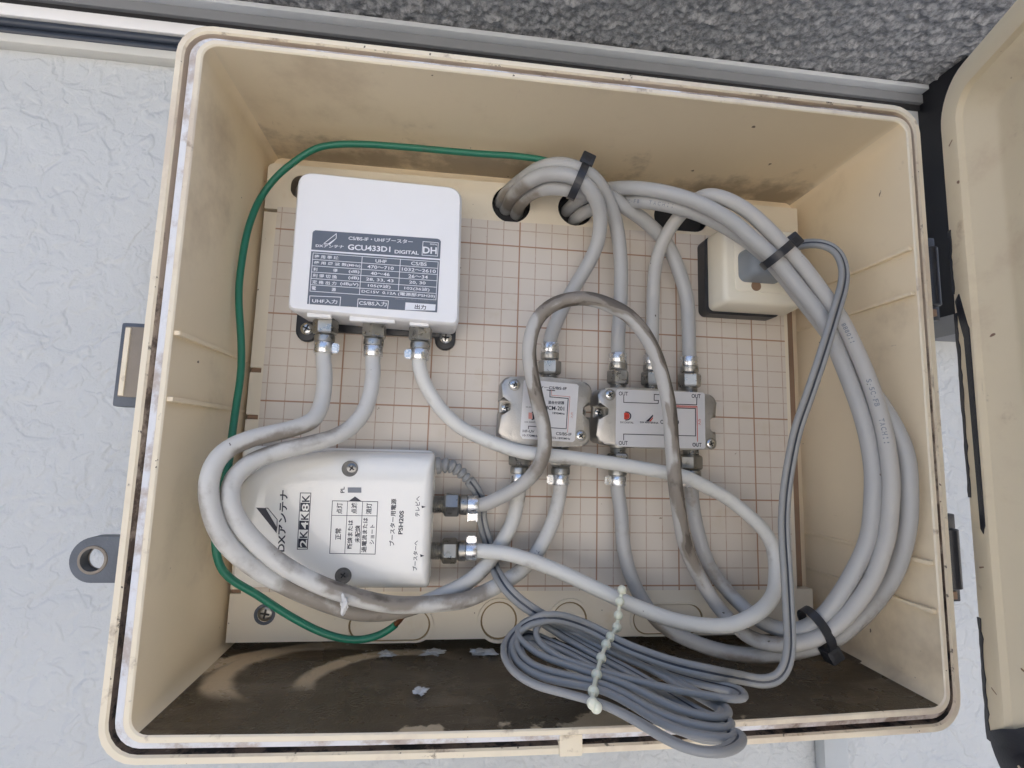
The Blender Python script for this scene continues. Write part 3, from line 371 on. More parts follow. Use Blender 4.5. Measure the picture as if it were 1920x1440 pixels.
PRINTS = {"booster": [["t", "CS/BS-IF・UHFブースター", [-144.1, -35.4, 82.6], [-111.2, -35.4, 83.0], 2.31, 0], ["t", "DXアンテナ", [-160.2, -35.4, 77.5], [-146.2, -35.4, 77.9], 1.62, 0], ["t", "GCU433D1", [-144.1, -35.4, 77.3], [-122.5, -35.4, 77.6], 3.0, 0], ["t", "DIGITAL", [-120.3, -35.4, 77.1], [-107.8, -35.4, 77.3], 1.99, 0], ["p", [[-150.3, -35.4, 83.2], [-150.5, -35.4, 82.5], [-153.1, -35.4, 79.5], [-154.4, -35.4, 79.6]], 0], ["l", [-150.4, -35.4, 85.5], [-150.3, -35.4, 83.0], 0.35, 0], ["l", [-150.4, -35.4, 85.5], [-156.2, -35.4, 79.8], 0.35, 0], ["l", [-156.2, -35.4, 79.8], [-153.3, -35.4, 79.5], 0.35, 0], ["l", [-105.9, -35.4, 84.7], [-97.9, -35.4, 84.6], 0.33, 0], ["l", [-97.9, -35.4, 84.6], [-98.0, -35.4, 77.2], 0.33, 0], ["l", [-98.0, -35.4, 77.2], [-106.1, -35.4, 77.2], 0.33, 0], ["l", [-106.1, -35.4, 77.2], [-105.9, -35.4, 84.7], 0.33, 0], ["t", "DH", [-105.7, -35.4, 78.2], [-98.5, -35.4, 78.3], 3.74, 0], ["t", "DIGITAL", [-102.2, -35.4, 83.2], [-98.3, -35.4, 83.1], 0.82, 0], ["l", [-162.3, -35.4, 75.6], [-96.4, -35.4, 75.5], 0.84, 0], ["l", [-161.2, -35.4, 74.3], [-97.5, -35.4, 74.1], 0.3, 0], ["l", [-161.3, -35.4, 70.9], [-97.5, -35.4, 70.6], 0.31, 0], ["l", [-161.3, -35.4, 67.5], [-97.6, -35.4, 67.2], 0.3, 0], ["l", [-161.3, -35.4, 64.2], [-97.6, -35.4, 63.8], 0.3, 0], ["l", [-161.3, -35.4, 60.8], [-97.7, -35.4, 60.3], 0.3, 0], ["l", [-161.3, -35.4, 57.5], [-97.7, -35.4, 56.9], 0.3, 0], ["l", [-161.3, -35.4, 54.1], [-97.8, -35.4, 53.5], 0.3, 0], ["l", [-161.2, -35.4, 74.3], [-161.3, -35.4, 54.1], 0.3, 0], ["l", [-97.5, -35.4, 74.1], [-97.8, -35.4, 53.5], 0.33, 0], ["l", [-136.6, -35.4, 74.2], [-136.8, -35.4, 53.9], 0.31, 0], ["l", [-117.1, -35.4, 74.2], [-117.3, -35.4, 57.1], 0.32, 0], ["t", "使 用 帯 域", [-160.5, -35.4, 71.6], [-148.5, -35.4, 71.5], 1.92, 0], ["t", "UHF", [-129.8, -35.4, 71.5], [-124.1, -35.4, 71.4], 1.8, 0], ["t", "CS/BS", [-111.5, -35.4, 71.4], [-103.4, -35.4, 71.4], 1.93, 0], ["t", "使 用 周 波 数(MHz)", [-160.5, -35.4, 68.2], [-137.2, -35.4, 68.1], 1.93, 0], ["t", "470〜710", [-133.7, -35.4, 68.1], [-120.3, -35.4, 68.0], 1.82, 0], ["t", "1032〜2610", [-116.1, -35.4, 68.0], [-98.5, -35.4, 67.9], 1.85, 0], ["t", "利", [-160.5, -35.4, 64.8], [-158.5, -35.4, 64.8], 1.87, 0], ["t", "得", [-150.7, -35.4, 64.8], [-148.5, -35.4, 64.8], 1.94, 0], ["t", "(dB)", [-142.9, -35.4, 64.7], [-137.5, -35.4, 64.7], 1.96, 0], ["t", "40〜46", [-131.8, -35.4, 64.7], [-122.2, -35.4, 64.6], 1.82, 0], ["t", "26〜34", [-112.6, -35.4, 64.5], [-102.5, -35.4, 64.5], 1.85, 0], ["t", "利 得 切 換", [-160.6, -35.4, 61.5], [-148.5, -35.4, 61.4], 1.93, 0], ["t", "(dB)", [-142.9, -35.4, 61.4], [-137.5, -35.4, 61.3], 1.96, 0], ["t", "28, 33, 43", [-134.0, -35.4, 61.3], [-120.0, -35.4, 61.2], 1.81, 0], ["t", "20, 30", [-112.0, -35.4, 61.1], [-103.5, -35.4, 61.1], 1.86, 0], ["t", "定 格 出 力", [-160.6, -35.4, 58.1], [-148.6, -35.4, 58.0], 1.92, 0], ["t", "(dBµV)", [-146.7, -35.4, 58.0], [-137.6, -35.4, 57.9], 1.93, 0], ["t", "105(9波)", [-132.8, -35.4, 57.9], [-121.3, -35.4, 57.8], 2.05, 0], ["t", "102(36波)", [-114.3, -35.4, 57.7], [-101.3, -35.4, 57.6], 2.08, 0], ["t", "電", [-160.6, -35.4, 54.8], [-158.5, -35.4, 54.8], 1.96, 0], ["t", "源", [-150.8, -35.4, 54.7], [-148.6, -35.4, 54.7], 1.94, 0], ["t", "DC15V  0.12A (電源部:PSH20)", [-135.8, -35.4, 54.6], [-98.4, -35.4, 54.2], 2.14, 0], ["l", [-161.2, -35.4, 47.3], [-161.2, -35.4, 51.6], 0.34, 0], ["l", [-161.2, -35.4, 51.6], [-146.0, -35.4, 51.9], 0.34, 0], ["l", [-146.0, -35.4, 51.9], [-146.1, -35.4, 47.4], 0.34, 0], ["t", "UHF入力", [-159.9, -35.4, 48.1], [-147.5, -35.4, 48.2], 2.22, 0], ["l", [-137.4, -35.4, 47.2], [-137.3, -35.4, 51.5], 0.35, 0], ["l", [-137.3, -35.4, 51.5], [-122.0, -35.4, 51.4], 0.35, 0], ["l", [-122.0, -35.4, 51.4], [-122.2, -35.4, 47.4], 0.35, 0], ["t", "CS/BS入力", [-136.7, -35.4, 48.3], [-122.8, -35.4, 48.4], 2.42, 0], ["p", [[-113.3, -35.4, 51.2], [-97.8, -35.4, 51.0], [-97.9, -35.4, 47.7], [-113.4, -35.4, 47.1]], 0], ["t", "Made in the Philippines", [-118.5, -35.4, 51.9], [-97.5, -35.4, 52.1], 1.44, 2]], "booster_dark": [["t", "出力", [-108.5, -35.5, 47.9], [-102.7, -35.5, 47.8], 2.55, 0]], "booster_label": [[[-162.3, -35.2, 47.4], [-162.3, -35.2, 85.2], [-161.9, -35.2, 86.0], [-161.0, -35.2, 86.6], [-98.4, -35.2, 86.9], [-97.3, -35.2, 86.5], [-96.6, -35.2, 85.5], [-96.9, -35.2, 46.9]]], "psu": [["t", "DXアンテナ", [-165.1, -30.2, -75.6], [-165.8, -30.2, -46.1], 3.74, 0], ["p", [[-180.2, -30.2, -54.7], [-175.8, -30.2, -54.9], [-169.6, -30.2, -64.2], [-169.7, -30.2, -66.8]], 0], ["l", [-175.8, -30.2, -54.9], [-174.7, -30.2, -54.9], 0.33, 0], ["l", [-174.7, -30.2, -54.9], [-169.9, -30.2, -60.3], 0.33, 0], ["l", [-169.9, -30.2, -60.3], [-169.7, -30.2, -64.2], 0.33, 0], ["l", [-159.4, -30.2, -74.4], [-154.6, -30.2, -74.3], 0.33, 0], ["l", [-154.6, -30.2, -74.3], [-154.9, -30.2, -47.3], 0.33, 0], ["l", [-154.9, -30.2, -47.3], [-159.9, -30.2, -47.3], 0.33, 0], ["l", [-159.9, -30.2, -47.3], [-159.4, -30.2, -74.4], 0.33, 0], ["p", [[-154.8, -30.2, -73.7], [-159.1, -30.2, -73.6], [-159.2, -30.2, -69.3], [-154.9, -30.2, -69.4]], 0], ["t", "K", [-155.1, -30.2, -69.0], [-155.1, -30.2, -65.5], 3.59, 0], ["p", [[-154.9, -30.2, -65.1], [-159.3, -30.2, -65.0], [-159.4, -30.2, -60.7], [-155.0, -30.2, -60.8]], 0], ["t", "K", [-155.2, -30.2, -60.3], [-155.2, -30.2, -56.9], 3.49, 0], ["p", [[-155.1, -30.2, -56.4], [-159.4, -30.2, -56.3], [-159.5, -30.2, -52.0], [-155.1, -30.2, -52.1]], 0], ["t", "K", [-155.3, -30.2, -51.6], [-155.4, -30.2, -48.1], 3.59, 0], ["t", "PL", [-138.7, -30.2, -46.9], [-138.9, -30.2, -43.9], 1.94, 0], ["p", [[-137.3, -30.2, -44.2], [-130.7, -30.2, -44.1], [-130.5, -30.2, -46.7], [-137.1, -30.2, -46.8]], 1], ["p", [[-136.5, -30.2, -51.0], [-133.5, -30.2, -48.6], [-129.9, -30.2, -51.0]], 0], ["l", [-144.3, -30.2, -50.9], [-122.2, -30.2, -51.0], 0.29, 0], ["l", [-122.2, -30.2, -51.0], [-122.0, -30.2, -76.6], 0.29, 0], ["l", [-122.0, -30.2, -76.6], [-143.9, -30.2, -76.3], 0.29, 0], ["l", [-143.9, -30.2, -76.3], [-144.3, -30.2, -50.9], 0.29, 0], ["l", [-136.9, -30.2, -51.0], [-136.7, -30.2, -76.4], 0.24, 0], ["l", [-129.6, -30.2, -51.0], [-129.3, -30.2, -76.5], 0.25, 0], ["l", [-144.2, -30.2, -58.0], [-122.2, -30.2, -58.0], 0.24, 0], ["t", "点灯", [-139.2, -30.2, -57.2], [-139.3, -30.2, -51.8], 2.84, 0], ["t", "点滅", [-132.1, -30.2, -57.1], [-132.2, -30.2, -51.7], 2.84, 0], ["t", "消灯", [-124.9, -30.2, -57.2], [-124.9, -30.2, -51.8], 2.84, 0], ["t", "正常", [-138.9, -30.2, -69.7], [-139.1, -30.2, -64.2], 2.92, 0], ["t", "断線または", [-133.2, -30.2, -74.0], [-133.6, -30.2, -60.1], 2.61, 0], ["t", "未配線", [-129.7, -30.2, -71.1], [-129.9, -30.2, -62.7], 2.62, 0], ["t", "過電流または", [-126.3, -30.2, -75.7], [-126.5, -30.2, -58.9], 2.53, 0], ["t", "ショート", [-122.8, -30.2, -71.8], [-123.0, -30.2, -62.3], 2.24, 0], ["t", "ブースター用電源", [-112.8, -30.2, -72.5], [-113.0, -30.2, -49.4], 2.65, 0], ["t", "PSH20S", [-109.1, -30.2, -66.9], [-109.0, -30.2, -55.3], 2.2, 0], ["t", "テレビへ", [-101.1, -30.2, -58.1], [-101.3, -30.2, -47.9], 2.29, 0], ["t", "ブースターへ", [-101.1, -30.2, -84.5], [-101.2, -30.2, -69.9], 2.24, 0], ["p", [[-100.4, -30.2, -52.7], [-98.1, -30.2, -53.2], [-100.1, -30.2, -53.9]], 0], ["p", [[-100.0, -30.2, -76.5], [-97.7, -30.2, -77.3], [-99.6, -30.2, -78.0]], 0]], "psu_light": [["t", "2", [-154.9, -30.4, -73.2], [-155.0, -30.4, -69.8], 3.3, 0], ["t", "4", [-155.1, -30.4, -64.6], [-155.1, -30.4, -61.2], 3.3, 0], ["t", "8", [-155.2, -30.4, -56.0], [-155.3, -30.4, -52.5], 3.4, 0]], "mixer": [["t", "HF-UV－CS/BS-IF", [-44.9, -17.4, 11.2], [-23.1, -17.4, 10.9], 1.62, 0], ["t", "混合分波器", [-33.7, -17.4, 2.6], [-24.4, -17.4, 2.7], 1.9, 0], ["t", "MCM-201", [-35.9, -17.4, -0.6], [-24.4, -17.4, -0.8], 2.3, 0], ["t", "1895MHz", [-31.0, -17.4, -2.9], [-24.1, -17.4, -3.1], 1.15, 0], ["t", "HF-UV", [-47.6, -17.4, -13.6], [-41.1, -17.4, -13.7], 1.46, 0], ["t", "10-770MHz", [-47.6, -17.4, -15.8], [-38.9, -17.4, -16.0], 1.14, 0], ["t", "CS/BS-IF", [-28.9, -17.4, -14.5], [-20.0, -17.4, -14.8], 1.68, 0], ["t", "1035-1895MHz", [-32.2, -17.4, -16.6], [-20.7, -17.4, -17.0], 1.14, 0], ["l", [-34.4, -17.4, 10.5], [-30.0, -17.4, 10.3], 0.46, 0], ["l", [-32.7, -17.4, 10.3], [-32.7, -17.4, 6.7], 0.4, 0], ["l", [-32.7, -17.4, 6.7], [-22.2, -17.4, 6.2], 0.4, 0], ["l", [-22.2, -17.4, 6.2], [-23.1, -17.4, -10.9], 0.4, 0], ["l", [-23.1, -17.4, -10.9], [-44.4, -17.4, -10.1], 0.4, 0], ["l", [-44.4, -17.4, -10.1], [-44.5, -17.4, -11.5], 0.4, 0], ["l", [-31.8, -17.4, 10.3], [-31.7, -17.4, 7.6], 0.31, 1], ["l", [-31.7, -17.4, 7.6], [-21.2, -17.4, 7.2], 0.31, 1], ["l", [-21.2, -17.4, 7.2], [-22.3, -17.4, -12.8], 0.31, 1], ["p", [[-44.6, -17.4, -2.5], [-42.6, -17.4, -2.6], [-42.5, -17.4, -6.1], [-44.6, -17.4, -6.0]], 1], ["p", [[-42.6, -17.4, -1.9], [-41.4, -17.4, -2.2], [-41.2, -17.4, -6.3], [-42.8, -17.4, -6.7], [-42.8, -17.4, -6.1], [-42.3, -17.4, -6.0], [-42.4, -17.4, -2.6], [-42.9, -17.4, -2.5]], 0], ["t", "DX DIGITAL", [-46.6, -17.4, -8.2], [-39.1, -17.4, -8.2], 0.73, 0], ["t", "DX ANTENNA", [-46.1, -17.4, 0.2], [-40.0, -17.4, 0.1], 0.66, 0], ["t", "入力", [-19.4, -17.4, -4.9], [-19.3, -17.4, -1.6], 1.32, 1]], "mixer_label": [[[-46.7, -17.2, 16.0], [-17.2, -17.2, 14.5], [-16.2, -17.2, 13.5], [-18.0, -17.2, -17.1], [-19.2, -17.2, -18.2], [-47.5, -17.2, -17.1], [-48.9, -17.2, -15.1], [-47.7, -17.2, 15.2]]], "split": [["t", "OUT", [7.3, -17.4, 9.1], [12.7, -17.4, 9.1], 2.27, 0], ["t", "OUT", [51.0, -17.4, 9.4], [56.5, -17.4, 9.3], 2.36, 0], ["t", "OUT", [7.4, -17.4, -19.0], [12.6, -17.4, -18.9], 2.24, 0], ["t", "OUT", [51.1, -17.4, -18.8], [56.6, -17.4, -18.8], 2.31, 0], ["l", [10.2, -17.4, 8.7], [10.2, -17.4, 5.2], 0.43, 0], ["l", [10.2, -17.4, 5.2], [30.7, -17.4, 5.3], 0.43, 0], ["l", [30.7, -17.4, 5.3], [30.9, -17.4, 7.1], 0.43, 0], ["l", [30.9, -17.4, 7.1], [28.3, -17.4, 7.1], 0.43, 0], ["l", [28.3, -17.4, 7.1], [28.4, -17.4, 10.5], 0.43, 0], ["l", [28.4, -17.4, 10.5], [35.1, -17.4, 10.4], 0.43, 0], ["l", [54.2, -17.4, 9.2], [54.0, -17.4, 5.4], 0.44, 0], ["l", [54.0, -17.4, 5.4], [35.1, -17.4, 5.3], 0.44, 0], ["l", [35.1, -17.4, 3.2], [53.3, -17.4, 3.2], 0.43, 0], ["l", [53.3, -17.4, 3.2], [53.1, -17.4, -12.6], 0.43, 0], ["l", [53.1, -17.4, -12.6], [10.2, -17.4, -12.8], 0.43, 0], ["l", [10.2, -17.4, -12.8], [10.2, -17.4, -16.1], 0.43, 0], ["l", [35.1, -17.4, 4.4], [54.2, -17.4, 4.5], 0.38, 1], ["l", [54.2, -17.4, 4.5], [54.2, -17.4, -15.7], 0.38, 1], ["l", [35.1, -17.4, 3.8], [53.6, -17.4, 3.9], 0.32, 1], ["p", [[10.4, -17.4, -0.8], [11.9, -17.4, -0.6], [12.4, -17.4, -0.7], [12.8, -17.4, -0.9], [13.2, -17.4, -1.1], [13.4, -17.4, -1.5], [13.6, -17.4, -2.0], [13.7, -17.4, -2.5], [13.6, -17.4, -3.0], [13.4, -17.4, -3.4], [13.2, -17.4, -3.8], [12.8, -17.4, -4.1], [12.4, -17.4, -4.3], [11.9, -17.4, -4.4], [10.4, -17.4, -4.5]], 1], ["p", [[12.1, -17.4, 0.0], [12.8, -17.4, -0.0], [13.4, -17.4, -0.3], [13.9, -17.4, -0.7], [14.4, -17.4, -1.2], [14.6, -17.4, -1.8], [14.7, -17.4, -2.4], [14.6, -17.4, -3.1], [14.4, -17.4, -3.7], [13.9, -17.4, -4.3], [13.4, -17.4, -4.7], [12.8, -17.4, -4.9], [12.1, -17.4, -5.1], [11.1, -17.4, -5.1], [11.1, -17.4, -4.6], [12.1, -17.4, -4.5], [12.6, -17.4, -4.4], [13.0, -17.4, -4.2], [13.4, -17.4, -3.9], [13.7, -17.4, -3.5], [13.9, -17.4, -3.0], [14.0, -17.4, -2.5], [13.9, -17.4, -1.9], [13.7, -17.4, -1.5], [13.4, -17.4, -1.1], [13.0, -17.4, -0.7], [12.6, -17.4, -0.6], [12.1, -17.4, -0.5], [11.1, -17.4, -0.5], [11.1, -17.4, -0.0]], 0], ["p", [[11.0, -17.4, -1.6], [11.6, -17.4, -1.6], [11.8, -17.4, -1.6], [12.0, -17.4, -1.7], [12.2, -17.4, -1.8], [12.3, -17.4, -2.0], [12.4, -17.4, -2.3], [12.4, -17.4, -2.5], [12.4, -17.4, -2.8], [12.3, -17.4, -3.0], [12.2, -17.4, -3.2], [12.0, -17.4, -3.3], [11.8, -17.4, -3.4], [11.6, -17.4, -3.5], [11.0, -17.4, -3.5]], 0], ["p", [[11.2, -17.4, -1.9], [11.5, -17.4, -1.9], [11.7, -17.4, -1.9], [11.8, -17.4, -2.0], [11.9, -17.4, -2.1], [12.0, -17.4, -2.2], [12.1, -17.4, -2.4], [12.1, -17.4, -2.5], [12.1, -17.4, -2.7], [12.0, -17.4, -2.8], [11.9, -17.4, -3.0], [11.8, -17.4, -3.1], [11.7, -17.4, -3.2], [11.5, -17.4, -3.2], [11.2, -17.4, -3.2]], 1], ["p", [[23.3, -17.4, -5.2], [27.6, -17.4, -1.1], [27.6, -17.4, -2.1], [25.0, -17.4, -5.2]], 0], ["p", [[25.2, -17.4, -5.1], [27.6, -17.4, -2.5], [27.5, -17.4, -3.5], [26.2, -17.4, -5.1]], 1], ["t", "DX DIGITAL", [8.2, -17.4, -6.7], [16.0, -17.4, -6.7], 1.04, 0], ["t", "DX ANTENNA", [19.9, -17.4, -6.3], [30.8, -17.4, -6.4], 1.05, 0], ["t", "C", [31.9, -17.4, -6.3], [33.6, -17.4, -6.3], 2.31, 0], ["t", "4", [41.7, -17.4, -6.1], [43.2, -17.4, -6.2], 2.25, 0], ["t", "入力", [56.2, -17.4, -6.3], [56.4, -17.4, -2.9], 1.58, 1]], "split_label": [[[6.7, -17.2, 12.6], [58.0, -17.2, 12.8], [59.2, -17.2, 11.8], [59.1, -17.2, -18.8], [58.1, -17.2, -19.8], [7.4, -17.2, -19.8], [5.6, -17.2, -18.3], [6.0, -17.2, 11.8]]]}

# ================================================================== THE SETTING
bm = bmesh.new(); bmesh.ops.create_grid(bm, x_segments=1, y_segments=1, size=.5)
for v in bm.verts: v.co = Vector((v.co.x * 14000, 16, v.co.y * 3000 + 200))
wall = obj('wall', bm, M_wall, smooth=None, base=(0, 16, -1300), kind='structure')
bm = bmesh.new()
for x, y in ((-60000, 16), (-60000, -120000), (60000, -120000), (60000, 16)): bm.verts.new((x, y, -1300))
bm.faces.new(bm.verts); obj('ground', bm, M_conc, smooth=None, base=(0, 0, -1300), kind='structure')
# rough sprayed underside of the eaves: a relief near the box, a plain slab further out
bm = bmesh.new(); st = 1.3; nx, ny = 470, 65; V = []
for j in range(ny + 1):
    for i in range(nx + 1):
        x = -310 + i * st; y = 15.9 - j * st
        h = noise.fractal(Vector((x * .14, y * .16, 3)), .75, 2.1, 4) * 1.9 + max(0, noise.noise(Vector((x * .27, y * .31, 9)))) * 2.3
        V.append(bm.verts.new((x, y, 248.5 - h)))
for j in range(ny):
    for i in range(nx): a = j * (nx + 1) + i; bm.faces.new((V[a], V[a + 1], V[a + nx + 2], V[a + nx + 1]))
box(bm, -7000, 7000, -70, 15.8, 253, 330)
obj('ceiling', bm, M_soff, base=(0, 0, 248), kind='structure', smooth=60)

def strip(name, x0, x1, y0, y1, z0, z1, m, label, cat, bev=.6):
    bm = bmesh.new(); box(bm, x0, x1, y0, y1, z0, z1, bev); return tag(obj(name, bm, m), label, cat)
t = thing('edge_trim', (0, 14, 236), 'grey angle trim with a pale lower lip where wall meets rough ceiling', 'trim')
bm = bmesh.new(); box(bm, -1200, 247, 11, 15.9, 236.6, 243.2, .4); obj('face_strip', bm, M_trim, t)
bm = bmesh.new(); box(bm, -1200, 246, 5, 15.8, 243.3, 246.6, .5); obj('lip', bm, M_trimw, t)
bm = bmesh.new(); box(bm, -1200, 247, 13.6, 15.9, 233.2, 236.5); obj('shadow_gap', bm, M_recess, t)  # solid black strip painting the shade line under the trim
t = thing('cable_raceway', (-500, 16, 222), 'white plastic raceway running along the wall at upper left', 'raceway')
bm = bmesh.new(); box(bm, -1200, -110, 8, 15.9, 221.8, 229.6, 1.2); obj('cover', bm, M_race, t)
bm = bmesh.new(); box(bm, -1200, -110, 8, 15.9, 205, 210.4, .8); obj('bottom_strip', bm, M_cream, t)
for k, z in enumerate((218.6, 213.4)):
    bm = bmesh.new(); lathe(bm, (-1200, 10.6 + k, z), (1, 0, 0), [(0, 2.7), (1090, 2.7)], 14)
    tag(obj('dark_cable', bm, M_dcable, base=(-300, 11, z)), ('upper' if k == 0 else 'lower') + ' of two dark blue cables running under the white raceway', 'cable', 'dark cables under the raceway')
t = thing('dark_board', (285, 16, 70), 'black upright board on the wall between box and open lid', 'board')
bm = bmesh.new(); box(bm, 246.5, 330, -22, 15.9, 74, 247.5, .8); obj('board', bm, M_fascia, t)
bm = bmesh.new(); box(bm, 240, 330, -6, 15.9, 60, 73.6, .6); obj('end_cap', bm, M_trim, t)
bm = bmesh.new(); box(bm, 143, 160, 6, 15.9, -420, -140, 3.5); tag(obj('wall_batten', bm, M_batten), 'pale upright strip on the wall below the box', 'strip')

# ================================================================== THE BOX
BX = thing('utility_box', (-30, 14, -160), 'open ivory plastic wall box stained with dirt, holding cables and boosters', 'box')
NS = 12
def ring(x0, x1, z0, z1, r, h, bow=0):
    pts = rrect(x0, x1, z0, z1, r, 6, NS); out = []
    for x, z in pts:
        k = math.sin(math.pi * min(1, max(0, (x - x0) / (x1 - x0))))
        zz = z - bow * k * max(0, 1 - (z - z0) / 60) if z - z0 < 60 else z
        out.append((x, -h, zz))
    return out
def body():
    bm = bmesh.new(); rings = [
        ring(-206, 145, -137, 155, 10, -15.6), ring(-209, 149, -140, 158.5, 12, 50, 2), ring(-217.4, 155.3, -147, 165.4, 15, 52, 3), ring(-217.8, 155.7, -147.4, 165.8, 15, 70, 3), ring(-216.9, 154.8, -146.5, 164.9, 14.4, 71.6, 3),
        ring(-214.6, 152.5, -144.2, 162.6, 12.4, 71.6, 3), ring(-213.8, 151.7, -143.4, 161.8, 11.8, 70.8, 3), ring(-213.2, 151.1, -142.8, 161.2, 11.4, 66, 3),
        ring(-207.6, 146.9, -138.2, 156.8, 9, 66, 3), ring(-207.0, 146.4, -137.6, 156.2, 8.6, 74.2, 3), ring(-206.4, 145.9, -137.1, 155.6, 8.2, 75, 3),
        ring(-204.6, 144.1, -135.3, 153.8, 7, 75, 3), ring(-204, 143.5, -134.7, 153.2, 6.6, 74.4, 3),
        ring(-202.9, 142, -133.9, 152.2, 6, 30, 2), ring(-202, 141, -133, 151, 5, -13.6, 0)]
    mi = [0, 0, 2, 2, 2, 5, 3, 3, 0, 2, 2, 2, 0, 0]
    vs = loft(bm, rings, True, True, mi=mi)
    bm.faces.ensure_lookup_table(); bm.normal_update()
    for f in bm.faces:
        c = f.calc_center_median(); n = f.normal
        if f.material_index == 0 and -200 < c.x < 140 and -76 < c.y < 13:
            if c.z < -130: f.material_index = 1
            elif c.z > 149: f.material_index = 4
    return obj('body', bm, [M_ivory, M_floor, M_lip, M_chan, M_top, M_rim], BX, 35)
body()
bm = bmesh.new()                                                # foam strip lying in the groove
a = ring(-211.6, 149.6, -141.2, 159.6, 10, 65.2, 3); b = ring(-211.2, 149.2, -140.9, 159.2, 10, 71.4, 3); c = ring(-207.3, 146.6, -137.9, 156.5, 9, 72.6, 3); d = ring(-207.5, 146.8, -138.1, 156.7, 9, 63.2, 3)
loft(bm, [a, b, c, d], False, False); obj('gasket', bm, M_gask, BX)
for side, z in ((0, 21.8), (0, -6), (1, 61), (1, 84.5), (1, -71), (1, -93)):
    bm = bmesh.new(); x = (-203.6, 142.6)[side]; s = (1, -1)[side]
    T = Matrix.Rotation(R((0, 0, 0, 0, 3, 5.5)[((0, 21.8), (0, -6), (1, 61), (1, 84.5), (1, -71), (1, -93)).index((side, z))] * 0), 4, 'X')
    xs = sorted((x - s * .6, x + s * 2.1)); box(bm, xs[0], xs[1], -74, 13, z - 1.0, z + 1.0, .5); obj('wall_rib', bm, M_ivory, BX)
# mounting plate with notches and cable holes
OUT = [(-200, -128.2), (-200, -103.4), (-194.5, -103.4), (-194.5, -101.2), (-200, -101.2), (-200, -10.6), (-193.6, -10.6), (-193.6, -8), (-200, -8), (-200, 15.6), (-194, 15.6), (-194, 18.4), (-200, 18.4), (-200, 110), (-192.6, 110), (-192.6, 112), (-200, 112), (-200, 137.6), (-199, 139.2), (-197.4, 140), (135, 140.4), (135, 74), (125, 72), (125, -102.5), (135, -102.5), (135, -128.2)]
H1 = circle_pts(-55.8, 126.8, 11.9); H2 = circle_pts(-15.2, 127.6, 11.2)
H3 = [(x, z) for x, z in rrect(36, 72, 118.5, 136.5, 8.9, 6)]
KEY = [(x, z) for x, z in rrect(-186.5, -174, 119.5, 134, 6, 6)]
bm = bmesh.new(); holed(bm, OUT, [H1, H2, H3, KEY], 0, 9.5)
plate = obj('mounting_plate', bm, M_plate, BX, 30)
for nm, hs, dp in (('cable_hole_shade', H1, 9), ('cable_hole_shade', H2, 9), ('cable_hole_shade', H3, 9), ('keyhole', KEY, 8)):
    bm = bmesh.new(); loft(bm, [[(x, 0.4, z) for x, z in hs], [(x, dp, z) for x, z in hs]], False, True); cx = sum(p[0] for p in hs) / len(hs); cz = sum(p[1] for p in hs) / len(hs)
    for v in bm.verts: v.co.x = cx + (v.co.x - cx) * .985; v.co.z = cz + (v.co.z - cz) * .985
    obj(nm, bm, M_recess if nm == 'cable_hole_shade' else M_taupe, plate)  # black lining paints the darkness inside the cable holes
bm = bmesh.new()
holed(bm, [(-193, -102.6), (-192.8, 113.3), (-90, 115.4), (-69, 115.3), (62, 116.6), (122.5, 117.3), (122.5, -102.6)], [[(p[0], min(p[1], 116)) for p in circle_pts(-250 + 120, 50, 1.6, 10)]], -.35, 0.02)
obj('ruled_board', bm, M_grid, plate, None)
def outline_ring(bm, pts, wd, y0, y1):
    n = len(pts); cx = sum(p[0] for p in pts) / n; cz = sum(p[1] for p in pts) / n
    def off(k): return [(x + (x - cx) / max(1e-6, math.hypot(x - cx, z - cz)) * k, z + (z - cz) / max(1e-6, math.hypot(x - cx, z - cz)) * k) for x, z in pts]
    o, i = off(wd / 2), off(-wd / 2)
    loft(bm, [[(x, y0, z) for x, z in o], [(x, y1, z) for x, z in o], [(x, y1, z) for x, z in i], [(x, y0, z) for x, z in i]], False, False)
for pts in (rrect(-138.6, -93, -128.9, -111.6, 8.6, 8), circle_pts(-56, -118.4, 11.2), circle_pts(-15.6, -118.8, 11.2), rrect(20.8, 65.2, -127.6, -110, 8.7, 8)):
    bm = bmesh.new(); outline_ring(bm, pts, 1.7, .05, -1.1); k = obj('knockout', bm, M_plate, plate)
    bm = bmesh.new(); outline_ring(bm, pts, .7, .0, -.78); obj('knockout_groove', bm, M_rust, plate) if False else bm.free()
    bm = bmesh.new(); n = len(pts); cx = sum(p[0] for p in pts) / n; cz = sum(p[1] for p in pts) / n
    q = [(x + (cx - x) * 1.3 / max(1, math.hypot(x - cx, z - cz)), z + (cz - z) * 1.3 / max(1, math.hypot(x - cx, z - cz))) for x, z in pts]
    outline_ring(bm, q, 1.1, -.01, -.08); obj('grime_line', bm, M_ochre, k)
bm = bmesh.new(); box(bm, 125.4, 131.5, 4, 9.4, -102, 73, .4); obj('gap_shade', bm, M_gapshade, plate)  # added strip, its brown paints the shaded gap right of the plate
for z in (-102.3, -9.3, 17):
    bm = bmesh.new(); box(bm, -199.8, -193.8, 1.2, 6, z - 1.2, z + 1.2, .2); obj('notch_tab', bm, M_rust, plate)
def screw(bm, p, r, d=(0, -1, 0), rot=20, h=1.3, slot=True):
    lathe(bm, p, d, [(0, r), (h * .5, r), (h * .85, r * .8), (h, r * .55), (h * 1.02, r * .3)], 18)
    if slot:
        dd, s, u = frame(d, (0, 0, 1))
        for k in range(2):
            a = s * math.cos(R(rot + 90 * k)) + u * math.sin(R(rot + 90 * k)); c = Vector(p) + dd * h * 1.0; b2 = dd.cross(a)
            vs = [bm.verts.new(c + a * r * .62 * i + b2 * r * .13 * j + dd * .12) for i, j in ((-1, -1), (1, -1), (1, 1), (-1, 1))]
            f = bm.faces.new(vs); f.material_index = 1
